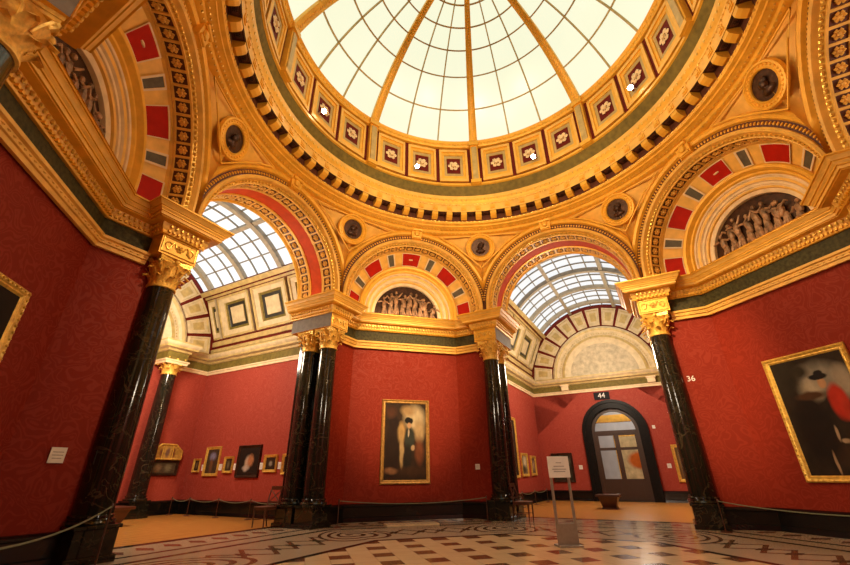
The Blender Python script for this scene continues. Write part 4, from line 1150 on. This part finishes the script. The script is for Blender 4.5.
# rope barriers
def sag(p, q, s, n=14):
    p, q = Vector(p), Vector(q); return [p.lerp(q, i / n) - Vector((0, 0, s * 4 * (i / n) * (1 - i / n))) for i in range(n + 1)]
def barrier(pts, h, label, sagv=.12, mt='brass', lean=0.):
    o = empty('rope_barrier', (*pts[0][:2], 0), 0, label, 'rope barrier', 'cord barriers before the walls')
    x0, y0 = pts[0][:2]
    for x, y in [p[:2] for p in pts]:
        b = MB(); b.lathe([(0, .03), (.012, .03), (.012, h - .06), (.018, h - .05), (.02, h - .02), (.012, h), (0, h + .005)], (x - x0, y - y0, 0), 12); p_ = b.build('post', mt, o)
        b = MB(); b.lathe([(0, 0), (.11, 0), (.11, .012), (.06, .028), (0, .03)], (x - x0, y - y0, 0), 20); b.build('post_base', mt, p_)
    b = MB()
    for p, q in zip(pts[:-1], pts[1:]): b.tube(sag((p[0] - x0, p[1] - y0, h - .04), (q[0] - x0, q[1] - y0, h - .04), sagv), .011, 6)
    b.build('rope', 'rope', o)
    return o
barrier([fr(90, 5.85, 1.98), fr(90, 5.75, -1.98)], .62, 'thin cord barrier before the painting of the hatted figure', .10, 'darkwood')
barrier([fr(0, 5.75, 2.0), fr(0, 6.05, -2.0)], .62, 'thin cord barrier along the black dado under the red coated rider painting', .12, 'darkwood')
barrier([fr(180, 5.68, -2.16), fr(180, 5.68, 2.1)], .80, 'green cord hung from a dark post before the dark left wall', .22, 'darkwood')
barrier([fr(135, x, -3.25) for x in (7.9, 9.4, 10.9, 12.4, 13.4)], .55, 'green cord swagged along the dado under the row of small pictures', .09, 'darkwood')
barrier([fr(45, x, 3.3) for x in (9.0, 10.8, 12.6, 14.6)], .55, 'cord swagged along the dado of the side wall left of the arched door', .09, 'darkwood')
# pale floor grille in front of the middle wall
b = MB(); b.box((0, 0, .015), (.46, 1.36, .03), 0)
for i in range(14): b.box((0, -.6 + i * .092, .032), (.38, .03, .006), 1)
o = b.build('floor_grille', ['trcream', 'ink'], smooth=0); o.location = fr(90, 5.85, .1); o.rotation_euler = (0, 0, R_(90)); setp(o, 'long pale metal floor grille before the middle wall dado', 'grille')

# ------------------------------------------------------------------ lamps
WARM = (1., .70, .38)
SP = 'spotlights on the coffered band'
SL = {93: 'glaring spotlight on the coffered band above the middle blind arch', 43: 'glaring spotlight on the coffered band above the arch with the glazed door below',
      138: 'spotlight on the coffered band above the left skylit arch', 1: 'spotlight on the coffered band above the right blind arch'}
def spot(loc, tgt, power, size, col=WARM, blend=.6, r=.12):
    l = bpy.data.lights.new('spot', 'SPOT'); l.energy = power; l.spot_size = R_(size); l.spot_blend = blend; l.color = col; l.shadow_soft_size = r
    o = bpy.data.objects.new('spot', l); COL.objects.link(o); o.location = loc
    d = Vector(tgt) - Vector(loc); o.rotation_euler = d.to_track_quat('-Z', 'Y').to_euler(); return o
for a, l in SL.items():
    x, y, z = fr(a, 4.70, 0, 10.85)
    d = (Vector((-2.4, -4.6, 1.6)) - Vector((x, y, z))).normalized()
    o = empty('spotlight', (x, y, z), 0, l, 'spotlight', SP)
    q = d.to_track_quat('Z', 'Y').to_matrix().to_4x4()
    o.matrix_world = Matrix.Translation((x, y, z)) @ q
    b = MB(); b.lathe([(0, -.22), (.06, -.22), (.085, -.12), (.085, .0), (.075, .0), (.07, -.02)], n=20); b.build('lamp_body', 'lampbody', o)
    b = MB(); b.lathe([(0, -.015), (.07, -.015)], n=20); b.build('lens', 'lens', o)
    b = MB(); b.tube([(0, 0, -.2), tuple((q.inverted() @ Vector((cos(R_(a)) * .2, sin(R_(a)) * .2, 0))) + Vector((0, 0, -.1)))], .02, 8); b.build('bracket', 'lampbody', o)
for a in range(0, 360, 45):
    x, y, z = fr(a, 4.55, 0, 10.8)
    tx, ty, tz = {0: fr(180, 6.6, 0, 3.6), 180: fr(0, 6.8, .6, 3.2), 225: fr(0, 6.4, 2.6, 3.4), 270: fr(90, 7.0, .05, 3.9), 315: fr(135, 8.5, 0, 3.0)}.get(a, fr(a + 180, 6.6, 0, 3.2))
    pw, sz = {0: (40, 58), 45: (600, 58), 90: (600, 58), 135: (500, 58), 180: (2200, 38), 225: (9000, 22), 270: (11000, 23), 315: (4000, 36)}[a]
    spot((x, y, z), (tx, ty, tz), pw, sz, WARM, .9)
def point(loc, p, r=.25, col=WARM):
    l = bpy.data.lights.new('lamp', 'POINT'); l.energy = p; l.color = col; l.shadow_soft_size = r
    o = bpy.data.objects.new('lamp', l); COL.objects.link(o); o.location = loc; return o
# unseen spots added above the hall cornice to light the far side's ornament
for k in range(8):
    n = 22.5 + 45 * k
    tg = (n + 180) % 360
    pw = {22.5: 1400, 67.5: 1700, 112.5: 1700, 157.5: 350, 202.5: 80, 247.5: 600, 292.5: 600, 337.5: 900}[tg]
    spot((5.75 * cos(R_(n)), 5.75 * sin(R_(n)), 6.25), fr(tg, 5.7, 0, 9.3), pw, 58, WARM, .7, .15)
point(fr(90, 6.5, -.7, 6.12), 16, .06, (1., .8, .55)); point(fr(90, 6.5, .7, 6.12), 16, .06, (1., .8, .55))
for a, D_ in ARMS.items():
    point(fr(a, (7.4 + D_) / 2, 0, 5.4), 620, .5, (1., .84, .64))  # unseen mid-air light added to brighten each side room
point(fr(45, D + 3.0, 0, 4.4), 150, .4, (1., .9, .78))

# ------------------------------------------------------------------ world, camera, view
w = bpy.data.worlds.new('World'); SC.world = w; w.use_nodes = True
w.node_tree.nodes['Background'].inputs[0].default_value = (.5, .55, .6, 1); w.node_tree.nodes['Background'].inputs[1].default_value = .05
cx, cy, cz, yaw, pit, rol, f = -2.996, -5.774, 1.141, .2783, .44866, -.0101, 400.46
fw = Vector((sin(yaw) * cos(pit), cos(yaw) * cos(pit), sin(pit))); rt = Vector((cos(yaw), -sin(yaw), 0)); up = rt.cross(fw)
r2 = rt * cos(rol) + up * sin(rol); u2 = -rt * sin(rol) + up * cos(rol)
cam = bpy.data.cameras.new('Camera'); co = bpy.data.objects.new('Camera', cam); COL.objects.link(co)
cam.sensor_width = 36.; cam.lens = f * 36. / 850.; cam.clip_start = .02; cam.clip_end = 200
co.matrix_world = Matrix.Translation((cx, cy, cz)) @ Matrix((r2, u2, -fw)).transposed().to_4x4()
SC.camera = co
vs = SC.view_settings; vs.view_transform = 'Standard'; vs.look = 'None'; vs.gamma = 1.; vs.exposure = .18; vs.use_curve_mapping = False
SC.cycles.use_denoising = True
SC.cycles.max_bounces = 8; SC.cycles.diffuse_bounces = 5; SC.cycles.glossy_bounces = 4
SC.cycles.sample_clamp_indirect = 6.
